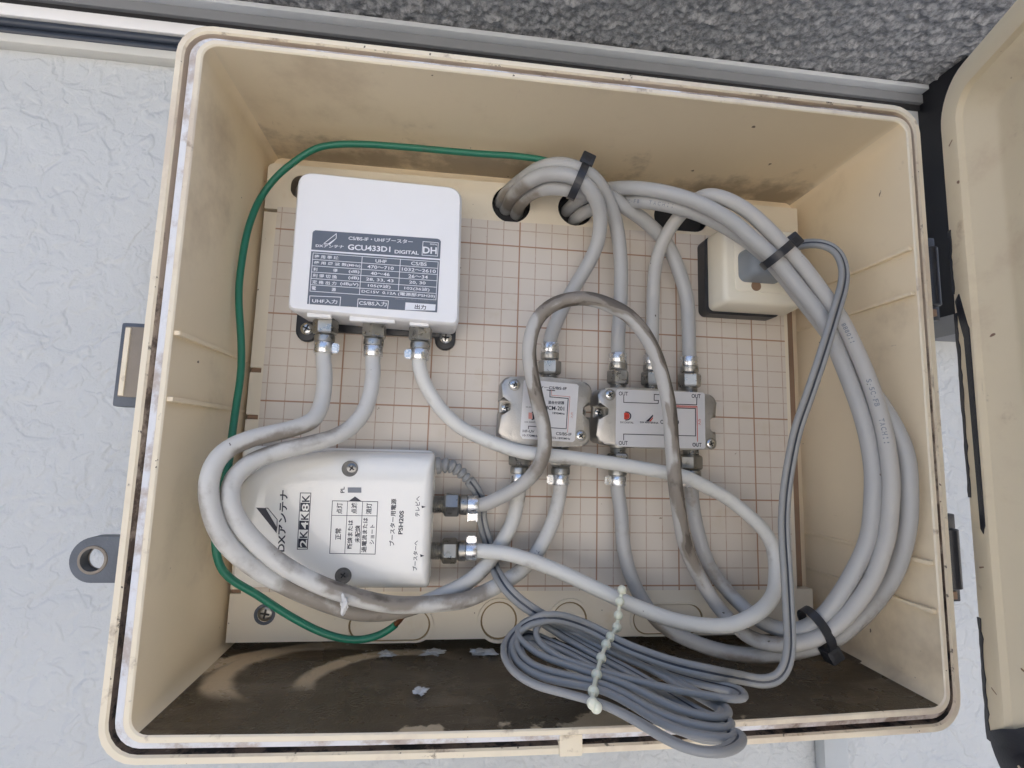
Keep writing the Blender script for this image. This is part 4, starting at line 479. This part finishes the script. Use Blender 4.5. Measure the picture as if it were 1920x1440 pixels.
bm = bmesh.new(); lathe(bm, (-181.5, .3, -114), (0, -1, 0), [(0, 5.4), (.8, 5.4), (.85, 3.9), (.3, 3.8)], 24, cap=False); obj('screw_recess', bm, M_eye, plate)
bm = bmesh.new(); screw(bm, (-181.2, .4, -113.6), 3.9, rot=10); obj('screw', bm, [M_nickeld, M_recess], plate, 30)
bm = bmesh.new(); screw(bm, (-178.5, 5, 125), 4.5, rot=30); obj('screw', bm, [M_chrome, M_recess], plate, 30)
# latch and padlock eye on the left flank
bm = bmesh.new(); box(bm, -236.5, -208, -54, -46, -8.8, 29.2, 1.2); la = obj('latch', bm, M_eye, BX)
bm = bmesh.new(); box(bm, -234.2, -214, -55.2, -53.8, -4.5, 27.2, .6); obj('latch_face', bm, M_taupe, la)
bm = bmesh.new(); box(bm, -233.6, -231.4, -55.8, -54.6, -4, 26.6, .4); obj('latch_edge', bm, M_lip, la)
bm = bmesh.new()
eo = [(-222 + 0, -82), (-213, -82), (-213, -63), (-222, -63)]
ar = [(-230.8 + 9.2 * math.cos(R(a)), -72.5 + 9.2 * math.sin(R(a))) for a in range(90, 271, 10)]
holed(bm, ar + [(-210, -81.7), (-210, -63.3)], [circle_pts(-231.2, -72.6, 5.2, 24)], -63, -57); pe = obj('padlock_eye', bm, M_eye, BX, 40)
bm = bmesh.new(); lathe(bm, (-231.2, -63.4, -72.6), (0, 1, 0), [(0, 4.6), (0, 5.6), (.5, 5.9), (6, 5.3), (6, 4.6)], 24, cap=False); obj('bushing', bm, M_taupe, pe, 40)
# hinges
for z0, z1 in ((50.5, 96), (-91.5, -49)):
    hp = (160.5, -66)
    bm = bmesh.new(); lathe(bm, (hp[0], hp[1], z0 + 7), (0, 0, 1), [(0, 3.6), (.4, 4.1), (z1 - z0 - 14.4, 4.1), (z1 - z0 - 14, 3.6)], 20); hb = obj('hinge', bm, M_hinge, BX)
    for a_, b_ in ((z0, z0 + 9), (z1 - 9, z1)):
        bm = bmesh.new(); box(bm, 152.5, 166.5, -64.5, -60.5, a_, b_, .8); obj('hinge_leaf', bm, M_hinge, hb)
    bm = bmesh.new(); box(bm, 157.2, 162.6, -66.6, -64.2, z0 + 1.6, z0 + 5.4, .5); obj('hinge_pad', bm, M_rust, hb)
bm = bmesh.new(); box(bm, -36.5, -26.5, -72.6, -66, -150.2, -141.5, .8); obj('rim_tab', bm, M_lip, BX)
# ---- lid, swung open at the right
LA = R(70); LP = Vector((166.2, -72, 0)); LU = Vector((-math.cos(LA), -math.sin(LA), 0)); LN = Vector((-math.sin(LA), math.cos(LA), 0))
def lid_pt(u, z, d): return LP + LU * u + LN * d + Vector((0, 0, z))
def lring(u0, u1, z0, z1, r, d): return [lid_pt(u, z, d) for u, z in rrect(u0, u1, z0, z1, r, 8, 6)]
def linset(k, d, r): return lring(k, 373 - k, -165 + k, 175.5 - k, r, d)
bm = bmesh.new()
loft(bm, [linset(2, -24, 20), linset(0, -20, 22), linset(0, -2, 22), linset(.8, -.3, 21.5), linset(2, 0, 20.5), linset(11, .2, 14), linset(12.6, -.6, 13), linset(13.4, -3.4, 12.4), linset(23, -11, 8), linset(25, -12, 7)])
lid = obj('lid', bm, M_lid, BX, 32)
def lid_strip(name, pts, d, m, th=.5):
    bm = bmesh.new(); loft(bm, [[lid_pt(u, z, d - .2) for u, z in pts], [lid_pt(u, z, d + th) for u, z in pts]]); return obj(name, bm, m, lid, 40)
random.seed(4)
def wavy(u, z0, z1, wa, n=26):
    l = [(u + random.uniform(-.35, .35), z0 + (z1 - z0) * i / n) for i in range(n + 1)]; r = [(u + wa + random.uniform(-.7, .7), z0 + (z1 - z0) * i / n) for i in range(n + 1)]
    return l + r[::-1]
lid_strip('black_streak', [(2.6, 58), (6, 61), (9.2, 50), (11.6, 42), (11.6, -52), (10.4, -56), (8.6, -54), (8, 0), (7.4, 38), (4.6, 48)], .15, M_hinge, .35)  # black strip laid along the lid flange
lid_strip('edge_filth', wavy(.9, 52, -40, 2.2), .1, M_hinge, .3)
lid_strip('edge_filth', wavy(.9, 62, 96, 1.6, 12), .1, M_hinge, .3)
lid_strip('edge_filth', wavy(.9, -96, -150, 2.4, 18), .1, M_hinge, .3)
def lid_blob(u0, u1, z0, z1, d):
    pts = [((u0 + u1) / 2 + (u1 - u0) / 2 * math.cos(R(a)) * random.uniform(.75, 1.2), (z0 + z1) / 2 + (z1 - z0) / 2 * math.sin(R(a)) * random.uniform(.7, 1.2)) for a in range(0, 360, 24)]
    lid_strip('filth_patch', pts, d, M_hinge, .25)
bm = bmesh.new(); W = []
ol = [(x, z) for x, z in rrect(2.4, 370, -162.6, 170, 20, 10, 4)]
pts = [(u, z) for u, z in ol if z < -143 and u < 80]; pts.sort(key=lambda p: (math.atan2(p[1] + 140, p[0] - 30)))
def inw(k): return [(u + k * max(0, 1 - u / 46) + random.uniform(-.8, .8), z + k * (.55 + .45 * min(1, u / 30)) + random.uniform(-1.6, 1.6)) for u, z in pts]
loft(bm, [[lid_pt(u, z, .1) for u, z in pts], [lid_pt(u, z, .5) for u, z in pts], [lid_pt(u, z, .6) for u, z in inw(10)], [lid_pt(u, z, -2.2) for u, z in inw(14)], [lid_pt(u, z, -9) for u, z in inw(22)]], False, False, closed=False); obj('corner_filth', bm, M_hinge, lid, 40)
for u0, z0, a in ((7, 140, 20), (5, -72, 5), (17, -112, -25), (7, -125, -40)):
    lid_strip('chip_mark', [(u0, z0), (u0 + 3.2, z0 + 3 * math.sin(R(a)) + .5), (u0 + 3.4, z0 + 3 * math.sin(R(a))), (u0 + .4, z0 - .7)], .1 if u0 < 11 else -6, M_rust, .2)

# ================================================================== BOOSTER
bo = thing('antenna_booster', (-129, 0, 42), 'white booster with a grey specification label, upper left in the box', 'booster')
q = [(-172.4, 43.6), (-84.9, 40.4), (-86.1, 117.4), (-172.6, 118.9)]
def qring(ins, h, r0):
    cx, cz = -129, 80; n = 6; out = []
    P = [Vector((x, z)) for x, z in q]; P = [p + (Vector((cx, cz)) - p) * (ins / 58) for p in P]
    for i in range(4):
        r = r0 * (.7, .7, 1.55, 1.55)[i]
        p, a, b = P[i], P[i - 1], P[(i + 1) % 4]; u = (a - p).normalized(); v = (b - p).normalized(); s0, s1 = p + u * r, p + v * r
        for k in range(n + 1):
            t = k / n; c = s0 * (1 - t) ** 2 + p * 2 * t * (1 - t) + s1 * t * t; out.append((c.x, -h, c.y))
    return out
bm = bmesh.new(); loft(bm, [qring(3.2, 5, 6), qring(2, 6, 6), qring(.6, 30, 5), qring(.5, 32.5, 5), qring(1.0, 34, 5), qring(2.2, 35, 4.5)], False, True)
inner = [qring(5, 33, 5), qring(5, 5, 6)]
cov = obj('cover', bm, M_white, bo, 40)
bm = bmesh.new(); loft(bm, [qring(4.4, 2, 6), qring(4.4, 16, 6)]); box(bm, -163, -94, -26, -3, 44.5, 58, 1); box(bm, -166, -91, -4.5, -.4, 40, 60, 1.5); ba = obj('base', bm, M_black, bo, 40)
bm = bmesh.new(); box(bm, -141.5, -118.5, -33, -29, 40.5, 44.5, .6); box(bm, -163, -151, -32, -28, 41.6, 45, .6); box(bm, -111, -101, -32, -28, 40, 44, .6); obj('cover_tab', bm, M_white, bo, 40)
for x, z, r in ((-170.2, 41, 25), (-92.6, 40, 5)):
    bm = bmesh.new(); prism(bm, [(x - 6, z + 16)] + [(x + 6 * math.cos(R(a)), z + 6 * math.sin(R(a)) - 1) for a in range(180, 361, 20)] + [(x + 6, z + 16)], -.4, -4, .8); lg = obj('foot', bm, M_black, bo, 40)
    bm = bmesh.new(); screw(bm, (x + .3, -4, z), 3.5, rot=r, h=1.8); obj('foot_screw', bm, [M_chrome, M_recess], lg, 30)
bm = bmesh.new(); f = bm.faces.new([bm.verts.new(p) for p in PRINTS['booster_label'][0]]); r = bmesh.ops.extrude_face_region(bm, geom=[f])
for v in r['geom']:
    if isinstance(v, bmesh.types.BMVert): v.co.y += .3
lb = obj('spec_label', bm, M_navy, bo, None)
printing('lettering', PRINTS['booster'], {0: M_ink, 2: M_inkgrey}, lb); printing('lettering', PRINTS['booster_dark'], {0: M_inkdark}, lb)
PORTS = {}
def port(parent, p, d, ln=4.5, m=None):
    bm = bmesh.new(); prof = []
    k = 0.
    while k < ln: prof += [(k, 4.6), (k + .45, 4.25)]; k += .9
    lathe(bm, p, d, [(-3, 4.6)] + prof + [(ln, 4.4)], 18); o = obj('port', bm, m or M_nickeld, parent, 60)
    return o
for x in (-156, -130.4, -105.7): port(bo, (x, -20.5, 44.6 - (x + 156) * .03), (0, 0, -1), 4)

# ================================================================== POWER SUPPLY
ps = thing('power_supply', (-145, 0, -96), 'glossy cream power supply printed sideways, lower left in the box', 'power supply')
bm = bmesh.new(); loft(bm, [[(x, -h, z) for x, z in rrect(-195.5 + k, -94.6, -97.4 + k, -25 - k, 5)] for h, k in ((.4, 1), (1, 0), (11, 0), (12.5, 1.5))]); obj('base', bm, M_psu, ps)
def bullet(k, h):
    pts = []; n = 28; xe, zc = -94.8 - k * .4, -60.8
    for i in range(n + 1):
        a = math.pi / 2 + math.pi * i / n; c, s = math.cos(a), math.sin(a)
        e = .80
        pts.append((-138 + (57.5 - k) * abs(c) ** e * -1, zc + (34.6 - k) * (abs(s) ** e) * (1 if s > 0 else -1)))
    rc = 2.2
    for cx, cz, a0 in ((xe - rc, zc - 34.6 + k + rc, 270), (xe - rc, zc + 34.6 - k - rc, 0)):
        for i in range(5): pts.append((cx + rc * math.cos(R(a0 + 90 * i / 4)), cz + rc * math.sin(R(a0 + 90 * i / 4))))
    return [(x, -h, z) for x, z in pts]
bm = bmesh.new(); loft(bm, [bullet(-.2, 10), bullet(0, 17), bullet(.6, 22), bullet(2.2, 26), bullet(4.6, 28.4), bullet(7.5, 29.5), bullet(11, 29.95), bullet(16, 30.05)])
obj('cover', bm, M_psu, ps, 50)
printing('lettering', PRINTS['psu'], {0: M_inkdark, 1: M_inkgrey}, ps); printing('lettering', PRINTS['psu_light'], {0: M_psu}, ps)
for x, z in ((-136.9, -34.9), (-136.8, -87.0)):
    bm = bmesh.new(); lathe(bm, (x, -29.6, z), (0, -1, 0), [(0, 4.0), (.55, 4.0), (.56, 3.6), (.52, 3.3)], 28); h = obj('screw_hole_shade', bm, M_eyed, ps, 30)  # dark disc on the face, its grey paints a shaded recess
    bm = bmesh.new(); screw(bm, (x + (.9 if z > -50 else 0), -30.0, z + .3), 2.4, rot=35, h=.4); obj('recessed_screw', bm, [M_dark if z > -50 else M_eyed, M_recess], h, 30)
for z in (-53.5, -77.6): port(ps, (-95, -16, z), (1, 0, 0), 6)

# ================================================================== MIXER and SPLITTER
def cast(name, x0, x1, z0, z1, h, tilt, label, cat, notches, screws, ears):
    t = thing(name, ((x0 + x1) / 2, 0, z0), label, cat); T = Matrix.Translation(((x0 + x1) / 2, 0, (z0 + z1) / 2)) @ Matrix.Rotation(R(tilt), 4, 'Y') @ Matrix.Translation((-(x0 + x1) / 2, 0, -(z0 + z1) / 2))
    # outline with the ear notches cut into it, its long sides bowed a little
    def side(lst, x, s): 
        out = []
        for a, b, d in lst: out += [(x, a), (x + s * d, a), (x + s * d, b), (x, b)]
        return out
    L = side([n_[1:] for n_ in notches if n_[0] == 0], x0, 1); Rr = side([n_[1:] for n_ in notches if n_[0] == 1], x1, -1)
    c = 4.5; W_ = x1 - x0
    def corner(cx, cz, a0): return [(cx + c * math.cos(R(a0 + 90 * i / 5)), cz + c * math.sin(R(a0 + 90 * i / 5))) for i in range(6)]
    pts = corner(x0 + c, z0 + c, 180) + [(x0 + W_ * k, z0 - 1.2) for k in (.3, .5, .7)] + corner(x1 - c, z0 + c, 270) + Rr + corner(x1 - c, z1 - c, 0) + [(x0 + W_ * k, z1 + 1.2) for k in (.7, .5, .3)] + corner(x0 + c, z1 - c, 90) + L[::-1]
    bm = bmesh.new(); prism(bm, pts, -.4, -h, 1.6); bmesh.ops.transform(bm, matrix=T, verts=bm.verts); bd = obj('body', bm, M_cast, t, 45)
    bm = bmesh.new(); box(bm, x0 + .6, x1 - .6, -5, -.4, z0 + 3, z1 - 3, .6, T); obj('back_plate', bm, M_cast, t)
    for x, z, hh, rr in screws:
        p = T @ Vector((x, -hh, z)); bm = bmesh.new(); screw(bm, p, 2.5, rot=rr, h=1.0); s_ = obj('screw', bm, [M_chrome, M_recess], t, 30)
        bm = bmesh.new(); lathe(bm, p + Vector((0, .3, 0)), (0, -1, 0), [(0, 3.4), (.45, 3.4), (.5, 2.7), (.1, 2.6)], 20, cap=False); obj('screw_seat', bm, M_nickeld, s_)
    return t
mx = cast('signal_mixer', -60.5, -8.6, -19.6, 16.6, 16.6, 1.6, 'small cast metal mixer left of the wider splitter', 'mixer',
          [(0, -3.5, 3.6, 7.5), (1, -3.2, 3.8, 6.5)], [(-53.2, 12.2, 16.6, 20), (-14.2, -14, 16.6, 50), (-56, -.2, 5, 70), (-12, .2, 5, 30)], None)
sp = cast('signal_splitter', -5, 66.5, -19.4, 12.6, 16.6, 1.4, 'wide cast metal splitter with four OUT marks, right of the mixer', 'splitter',
          [(0, -4.2, 2.2, 8), (1, -9, -.5, 5.5)], [(2, 8.6, 16.6, 60), (-1, -1, 5, 20), (63, -16, 16.6, 70)], None)
for t, key in ((mx, 'mixer'), (sp, 'split')):
    bm = bmesh.new(); f = bm.faces.new([bm.verts.new(p) for p in PRINTS[key + '_label'][0]]); r = bmesh.ops.extrude_face_region(bm, geom=[f])
    for v in r['geom']:
        if isinstance(v, bmesh.types.BMVert): v.co.y += .5
    pl = obj('name_plate', bm, M_silver, t, None); printing('lettering', PRINTS[key], {0: M_inkdark, 1: M_inkpink if key == 'mixer' else M_inkred}, pl)
port(mx, (-31.8, -10.5, 17), (0, 0, 1), 4, M_nickel)
for x in (-47.8, -24.4): port(mx, (x, -10.5, -20.5), (0, 0, -1), 5, M_nickel)
for x in (9, 30, 53.2): port(sp, (x, -10.5, 13.2), (0, 0, 1), 4, M_nickel)
for x in (9, 53.6): port(sp, (x, -10.5, -20.4), (0, 0, -1), 5, M_nickel)

# ================================================================== OUTLET
ot = thing('outlet_box', (90, 0, 60), 'cream surface outlet with a black base, upper right in the box', 'outlet')
bm = bmesh.new(); loft(bm, [[(x, -h, z) for x, z in rrect(64.6, 113, 62.6, 111.4, 4)] for h in (.4, 9.5)]); obj('base', bm, M_black, ot, 40)
bm = bmesh.new(); loft(bm, [[(x, -h, z) for x, z in rrect(66.8 + k, 118.8 - k, 64.4 + k, 112.4 - k, r)] for h, k, r in ((7, 0, 3.5), (8, -.2, 3.5), (23.5, .6, 3.5), (25.6, 1.2, 3.2), (26.5, 2.4, 3), (26.7, 3.4, 3))]); obj('cover', bm, M_out, ot, 50)
bm = bmesh.new(); loft(bm, [[(x, -h, z) for x, z in rrect(74 + k, 108 - k, 72 + k, 103 - k, 3)] for h, k in ((26.5, 0), (27.3, .2), (27.6, .8))]); obj('socket_face', bm, M_out, ot, 40)
bm = bmesh.new(); lathe(bm, (86.6, -27.4, 75.6), (0, -1, 0), [(0, 3.0), (.5, 3.0), (.55, 2.4)], 20); obj('earth_hole', bm, M_rust, ot)

# ================================================================== CABLES
def f_plug(parent, p, d, rot=0, ear=0, dull=False, port_len=3.0):
    """hex nut, collar and crimp ring, along d from the port end p"""
    p = Vector(p); d = Vector(d).normalized(); hexr = 6.6
    bm = bmesh.new(); lathe(bm, p, d, [(port_len - .6, 4.4), (port_len, hexr * .90), (port_len + .9, hexr), (port_len + 7, hexr), (port_len + 7.8, hexr * .9), (port_len + 8, 4.6)], 6, rot=rot); cn = obj('connector', bm, M_nickeld if dull else M_nickel, parent, 25)
    k = port_len + 8
    bm = bmesh.new(); lathe(bm, p, d, [(k, 4.6), (k + .1, 4.7), (k + .9, 5.3), (k + 1.2, 5.4), (k + 4, 5.4), (k + 4.3, 5.0)], 24); obj('collar', bm, M_nickel if not dull else M_nickeld, cn, 40)
    k += 4.4
    bm = bmesh.new(); lathe(bm, p, d, [(k, 4.4), (k, 4.9), (k + .3, 5.1), (k + 5.4, 5.1), (k + 5.7, 4.9), (k + 5.7, 4.0)], 24)
    if ear:
        dd, s, u = frame(d); s = s * ear
        b = bmesh.new(); bmesh.ops.create_cube(b, size=1)
        for v in b.verts: c = v.co.copy(); v.co = p + d * (k + 2.85 + c.x * 5.2) + s * (5.9 + c.y * 4.2) + u * (1 + c.z * 2.6)
        bmesh.ops.bevel(b, geom=b.edges[:], offset=.7, segments=2, affect='EDGES'); merge(bm, b)
    obj('crimp_ring', bm, M_alu, cn, 40)
def near(L, q): q = Vector(q); return min(range(len(L)), key=lambda i: (L[i] - q).length)
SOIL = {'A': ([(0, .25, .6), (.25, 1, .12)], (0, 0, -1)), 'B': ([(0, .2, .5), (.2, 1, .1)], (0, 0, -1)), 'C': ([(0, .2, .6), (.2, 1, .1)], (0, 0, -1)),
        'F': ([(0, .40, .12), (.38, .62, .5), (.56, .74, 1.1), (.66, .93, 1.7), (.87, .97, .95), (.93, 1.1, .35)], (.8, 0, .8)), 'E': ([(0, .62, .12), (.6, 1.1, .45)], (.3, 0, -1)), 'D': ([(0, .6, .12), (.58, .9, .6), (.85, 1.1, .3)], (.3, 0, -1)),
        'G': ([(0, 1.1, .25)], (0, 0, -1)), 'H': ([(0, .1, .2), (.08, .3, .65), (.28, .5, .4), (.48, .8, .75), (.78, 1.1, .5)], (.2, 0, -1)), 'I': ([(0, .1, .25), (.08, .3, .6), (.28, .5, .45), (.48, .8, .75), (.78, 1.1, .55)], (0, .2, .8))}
def coax(key, r, m, label, plugs, group='coaxial cables inside the box'):
    pts = [Vector(p) for p in PATHS[key]]
    for pl in plugs:                                            # run the jacket straight into its crimp ring
        pl_len = pl[5] if len(pl) > 5 else 3.0; d = Vector(pl[1]); a = Vector(pl[0]) + d * (pl_len + 14.5); b = Vector(pl[0]) + d * (pl_len + 21)
        if (pts[-1] - a).length < (pts[0] - a).length:
            while (pts[-1] - b).dot(d) < 5: pts.pop()
            pts += [b, a]
        else:
            while (pts[0] - b).dot(d) < 5: pts.pop(0)
            pts = [a, b] + pts
    L = catmull(pts); t = thing('coax_cable', L[len(L) // 2], label, 'cable', group)
    bm = bmesh.new(); tube(bm, L, r); jk = obj('jacket', bm, m, t)
    # grime settled along the jacket in long smears: how much depends on where along the run and which side
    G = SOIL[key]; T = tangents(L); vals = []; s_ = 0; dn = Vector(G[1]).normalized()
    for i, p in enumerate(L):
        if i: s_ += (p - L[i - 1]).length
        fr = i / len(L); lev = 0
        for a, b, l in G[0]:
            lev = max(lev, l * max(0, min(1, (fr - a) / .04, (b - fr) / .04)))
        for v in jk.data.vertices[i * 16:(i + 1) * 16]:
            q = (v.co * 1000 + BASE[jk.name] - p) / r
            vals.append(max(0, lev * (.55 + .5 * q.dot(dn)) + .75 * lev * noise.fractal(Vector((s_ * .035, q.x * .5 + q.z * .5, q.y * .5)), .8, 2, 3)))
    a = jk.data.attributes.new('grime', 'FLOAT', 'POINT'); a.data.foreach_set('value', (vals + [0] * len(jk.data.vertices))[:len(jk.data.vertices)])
    for pl in plugs: f_plug(t, *pl)
    return t, L
UP, DN, RT = (0, 0, 1), (0, 0, -1), (1, 0, 0)
coax('A', 4.1, M_cable, 'grey cable from left hole down to the top of the mixer', [((-31.8, -10.5, 17.6), UP, 10)])
coax('B', 4.1, M_cable, 'grey cable from left hole down to left top port of the splitter', [((9, -10.5, 13.6), UP, 0)])
coax('C', 4.1, M_cable, 'grey cable from left hole curving to right top port of the splitter', [((53.2, -10.5, 13.6), UP, 20)])
tF, LF = coax('F', 3.8, M_cabled, 'grimy cable arching from the supply over the splitter, looped right to its middle port', [((30, -10.5, 13.6), UP, 12), ((-94.5, -16, -53.5), RT, 25, 1, True, 5.5)])
coax('E', 3.95, M_cable, 'innermost cable of the right loop, ending under the splitter right', [((53.6, -10.5, -21), DN, 15, 0, True)])
tD, LD = coax('D', 3.95, M_cable, 'outermost cable of the right loop, ending under the splitter left', [((9, -10.5, -21), DN, 5, 1)])
coax('G', 3.8, M_cablew, 'white cable from booster output sweeping round to lower port of the supply', [((-105.7, -20.5, 43.2), DN, 22, 1, False, 1.5), ((-94.5, -16, -77.6), RT, 10, -1, True, 5.5)])
coax('H', 4.0, M_cabledd, 'outer grimy white cable from left booster port, curving round the supply', [((-156, -20.5, 44.4), DN, 8, -1, False, 1.5), ((-47.8, -10.5, -21.2), DN, 10)])
tI, LI = coax('I', 4.0, M_cabledd, 'inner grimy white cable from middle booster port, curving round the supply', [((-130.4, -20.5, 43.8), DN, 28, 0, False, 1.5), ((-24.4, -10.5, -21.2), DN, 18, 1)])
def jacket_print(parent, L, txt, i0, step, h, lift, flip=1):
    T = tangents(L); bm = bmesh.new(); s_acc = 0; k = i0
    for ch in txt:
        if ch != ' ' and k < len(L):
            t = T[k] * flip; u = Vector((0, -1, 0)); eye = (Vector((-88, -301, -21)) - L[k]).normalized(); n_ = (eye - t * eye.dot(t)).normalized(); up = n_.cross(t)
            vs, fs = glyphs(ch); o = L[k] + n_ * lift; wd = h * (.25 if ch in 'I-' else .75); hh = h * (.15 if ch == '-' else 1)
            V = [bm.verts.new(o + t * (x - .5) * wd + up * ((y - .5) * hh) - n_ * ((y - .5) * hh) ** 2 / (2 * lift)) for x, y in vs]
            for f in fs:
                try: bm.faces.new([V[i] for i in f])
                except ValueError: pass
        k += step
    obj('lettering', bm, M_inkgrey, parent, None)
iF = near(LF, PATHS['F'][15]) + 2
jacket_print(tF, LF, 'S-5C-FB   TACHII', iF, 1, 2.2, 3.88); jacket_print(tF, LF, '8880II', near(LF, PATHS['F'][14]) + 1, 1, 2.0, 3.88)
jacket_print(tD, LD, 'S-5C-FB  TACHII', near(LD, PATHS['D'][4]), 1, 2.0, 4.0)
jacket_print(tI, LI, 'TACHII', near(LI, PATHS['I'][-4]), -1, 2.0, 4.05, -1)
# green earth wire
L = catmull(PATHS['J']); t = thing('earth_wire', L[len(L) // 2], 'thin green earth wire running round the left of the box', 'wire')
bm = bmesh.new(); tube(bm, L, 1.8, 12); obj('jacket', bm, M_green, t)
bm = bmesh.new(); tube(bm, catmull(PATHS['Jend'], 1), 1.3, 8); obj('bare_end', bm, M_copper, t)
# power cord: twin flex, coiled and tied
L, RL = catmull(PATHS['K'], 2.2, PATHS['K_roll']); t = thing('power_cable', (20, -60, -125), 'grey twin flex coiled over the bottom rim, up to the outlet', 'power cable')
prof = []
for sx in (1, -1):
    for i in range(11):
        a = R((-150 if sx > 0 else 30) + i * 30); prof.append((sx * 1.55 + 1.5 * math.cos(a), 1.5 * math.sin(a)))
bm = bmesh.new(); sweep(bm, L, prof, RL); fx = obj('flex', bm, M_cord, t, 50)
bm = bmesh.new(); sweep(bm, L, [(-.55, .2), (-.55, 1.0), (.55, 1.0), (.55, .2)], RL); obj('stripe', bm, M_dcable, fx, 50)
L2 = catmull(PATHS['strain'], 1.0); T2 = tangents(L2); bm = bmesh.new(); u = frame(T2[0])[2]; rings = []
for i, (p, d) in enumerate(zip(L2, T2)):
    u = (u - d * u.dot(d)).normalized(); s = d.cross(u); k = i / len(L2); r = 4.7 - 2.2 * k
    if k > .12 and (i % 3 == 0): r *= .66
    rings.append([p + (s * math.cos(2 * math.pi * j / 14) + u * math.sin(2 * math.pi * j / 14)) * r for j in range(14)])
loft(bm, rings); obj('strain_relief', bm, M_cord, t, 25)
bm = bmesh.new(); loft(bm, [[(x, -h, z) for x, z in rrect(75.8 + k, 101.5 - k, 77.5 + k, 96.5 - k, 4.5)] for h, k in ((27.6, 0), (37, .3), (41, 1.2), (42.6, 2.8), (43, 4.2))]); obj('plug', bm, M_plug, t, 60)

# ================================================================== TIES
def cable_tie(name, centre, direc, a, b, head_side, label, tail=0):
    """band round a bundle: a = half width across, b = half depth"""
    c = Vector(centre); d, s, u = frame(direc); t = thing(name, c, label, 'cable tie', 'black cable ties')
    L = [c + s * a * math.cos(R(k)) * (1 if True else 0) + u * b * math.sin(R(k)) for k in range(0, 361, 15)]
    bm = bmesh.new(); T = tangents(L); rings = []
    for k, p in enumerate(L):
        o = (s * math.cos(R(k * 15)) / a + u * math.sin(R(k * 15)) / b).normalized()
        rings.append([p + d * x + o * y for x, y in ((-2.2, 0), (2.2, 0), (2.2, 1.1), (-2.2, 1.1))])
    loft(bm, rings, False, False); obj('band', bm, M_black, t, 40)
    hp = c + s * head_side * (a + .8) + u * (b * .25); Mx = Matrix((s * head_side, d, u)).transposed().to_4x4(); Mx.translation = hp
    bm = bmesh.new(); box(bm, -2.6, 4.4, -3.8, 3.8, -3.4, 4.2, .9, Mx); hd = obj('head', bm, M_black, t, 40)
    bm = bmesh.new(); box(bm, -1.0, 2.2, -1.7, 1.7, 3.8, 4.32, .1, Mx); obj('slot', bm, M_recess, hd)
    return t
def P3(k, i): return Vector(PATHS[k][i])
cable_tie('cable_tie', (P3('A', 6) + P3('B', 6) + P3('C', 6)) / 3 + Vector((2, 1, -1)), P3('A', 8) - P3('A', 5), 9.6, 8.6, -1, 'black cable tie round three cables by the left hole')
cable_tie('cable_tie', (P3('E', 10) + P3('F', 11)) / 2 + Vector((0, 3, 0)), P3('E', 12) - P3('E', 9), 8.2, 8.4, -1, 'black cable tie at the upper right beside the outlet')
cable_tie('cable_tie', (101.5, -47, -109.5), (14, 0, 7.5), 10.6, 8.0, 1, 'black cable tie low at right on the big cable loop')
t = thing('beaded_tie', PATHS['bead'][4], 'translucent beaded tie round the coiled grey cord', 'tie')
L = catmull(PATHS['bead'], 1.5); bm = bmesh.new(); tube(bm, L, .95, 10); obj('strap', bm, M_tie, t)
for p in PATHS['bead']:
    bm = bmesh.new(); bmesh.ops.create_uvsphere(bm, u_segments=14, v_segments=10, radius=2.3)
    for v in bm.verts: v.co += Vector(p)
    obj('bead', bm, M_tie, t, 60)

# ================================================================== CRUMBS
def crumb(name, c, sx, sy, sz, label, seed):
    bm = bmesh.new(); bmesh.ops.create_icosphere(bm, subdivisions=3, radius=1); random.seed(seed)
    for v in bm.verts:
        k = 1 + .9 * noise.fractal(v.co * 1.6 + Vector((seed * 7, 0, 0)), .6, 2, 4); v.co = Vector((v.co.x * sx * k, v.co.y * sy * k, v.co.z * sz * k)) + Vector(c)
    tag(obj(name, bm, M_caulk, None, 60), label, 'crumb', 'pale crumbs on the box floor')
crumb('caulk_crumb', (-116, -5, -133.2), 3.2, 3, .9, 'small pale crumb at the back of the muddy floor, leftmost of three', 1)
crumb('caulk_crumb', (-91, -4, -133.2), 5.4, 3.4, 1.0, 'pale crumb at the back of the muddy floor, middle of three', 2)
crumb('caulk_crumb', (-65, -5, -133.2), 6.4, 3.6, 1.1, 'pale crumb at the back of the floor, nearest the coiled cord', 3)
crumb('caulk_crumb', (-96, -46, -134.2), 2.4, 2.2, 1.2, 'tiny pale crumb alone in the middle of the muddy floor', 4)
crumb('silicone_blob', (-131, -54, -93.5), 1.6, 1.2, 3.2, 'small translucent white blob stuck on the two cables below the power supply', 5)
bpy.data.objects['silicone_blob']['group'] = 'pale sealant bits'
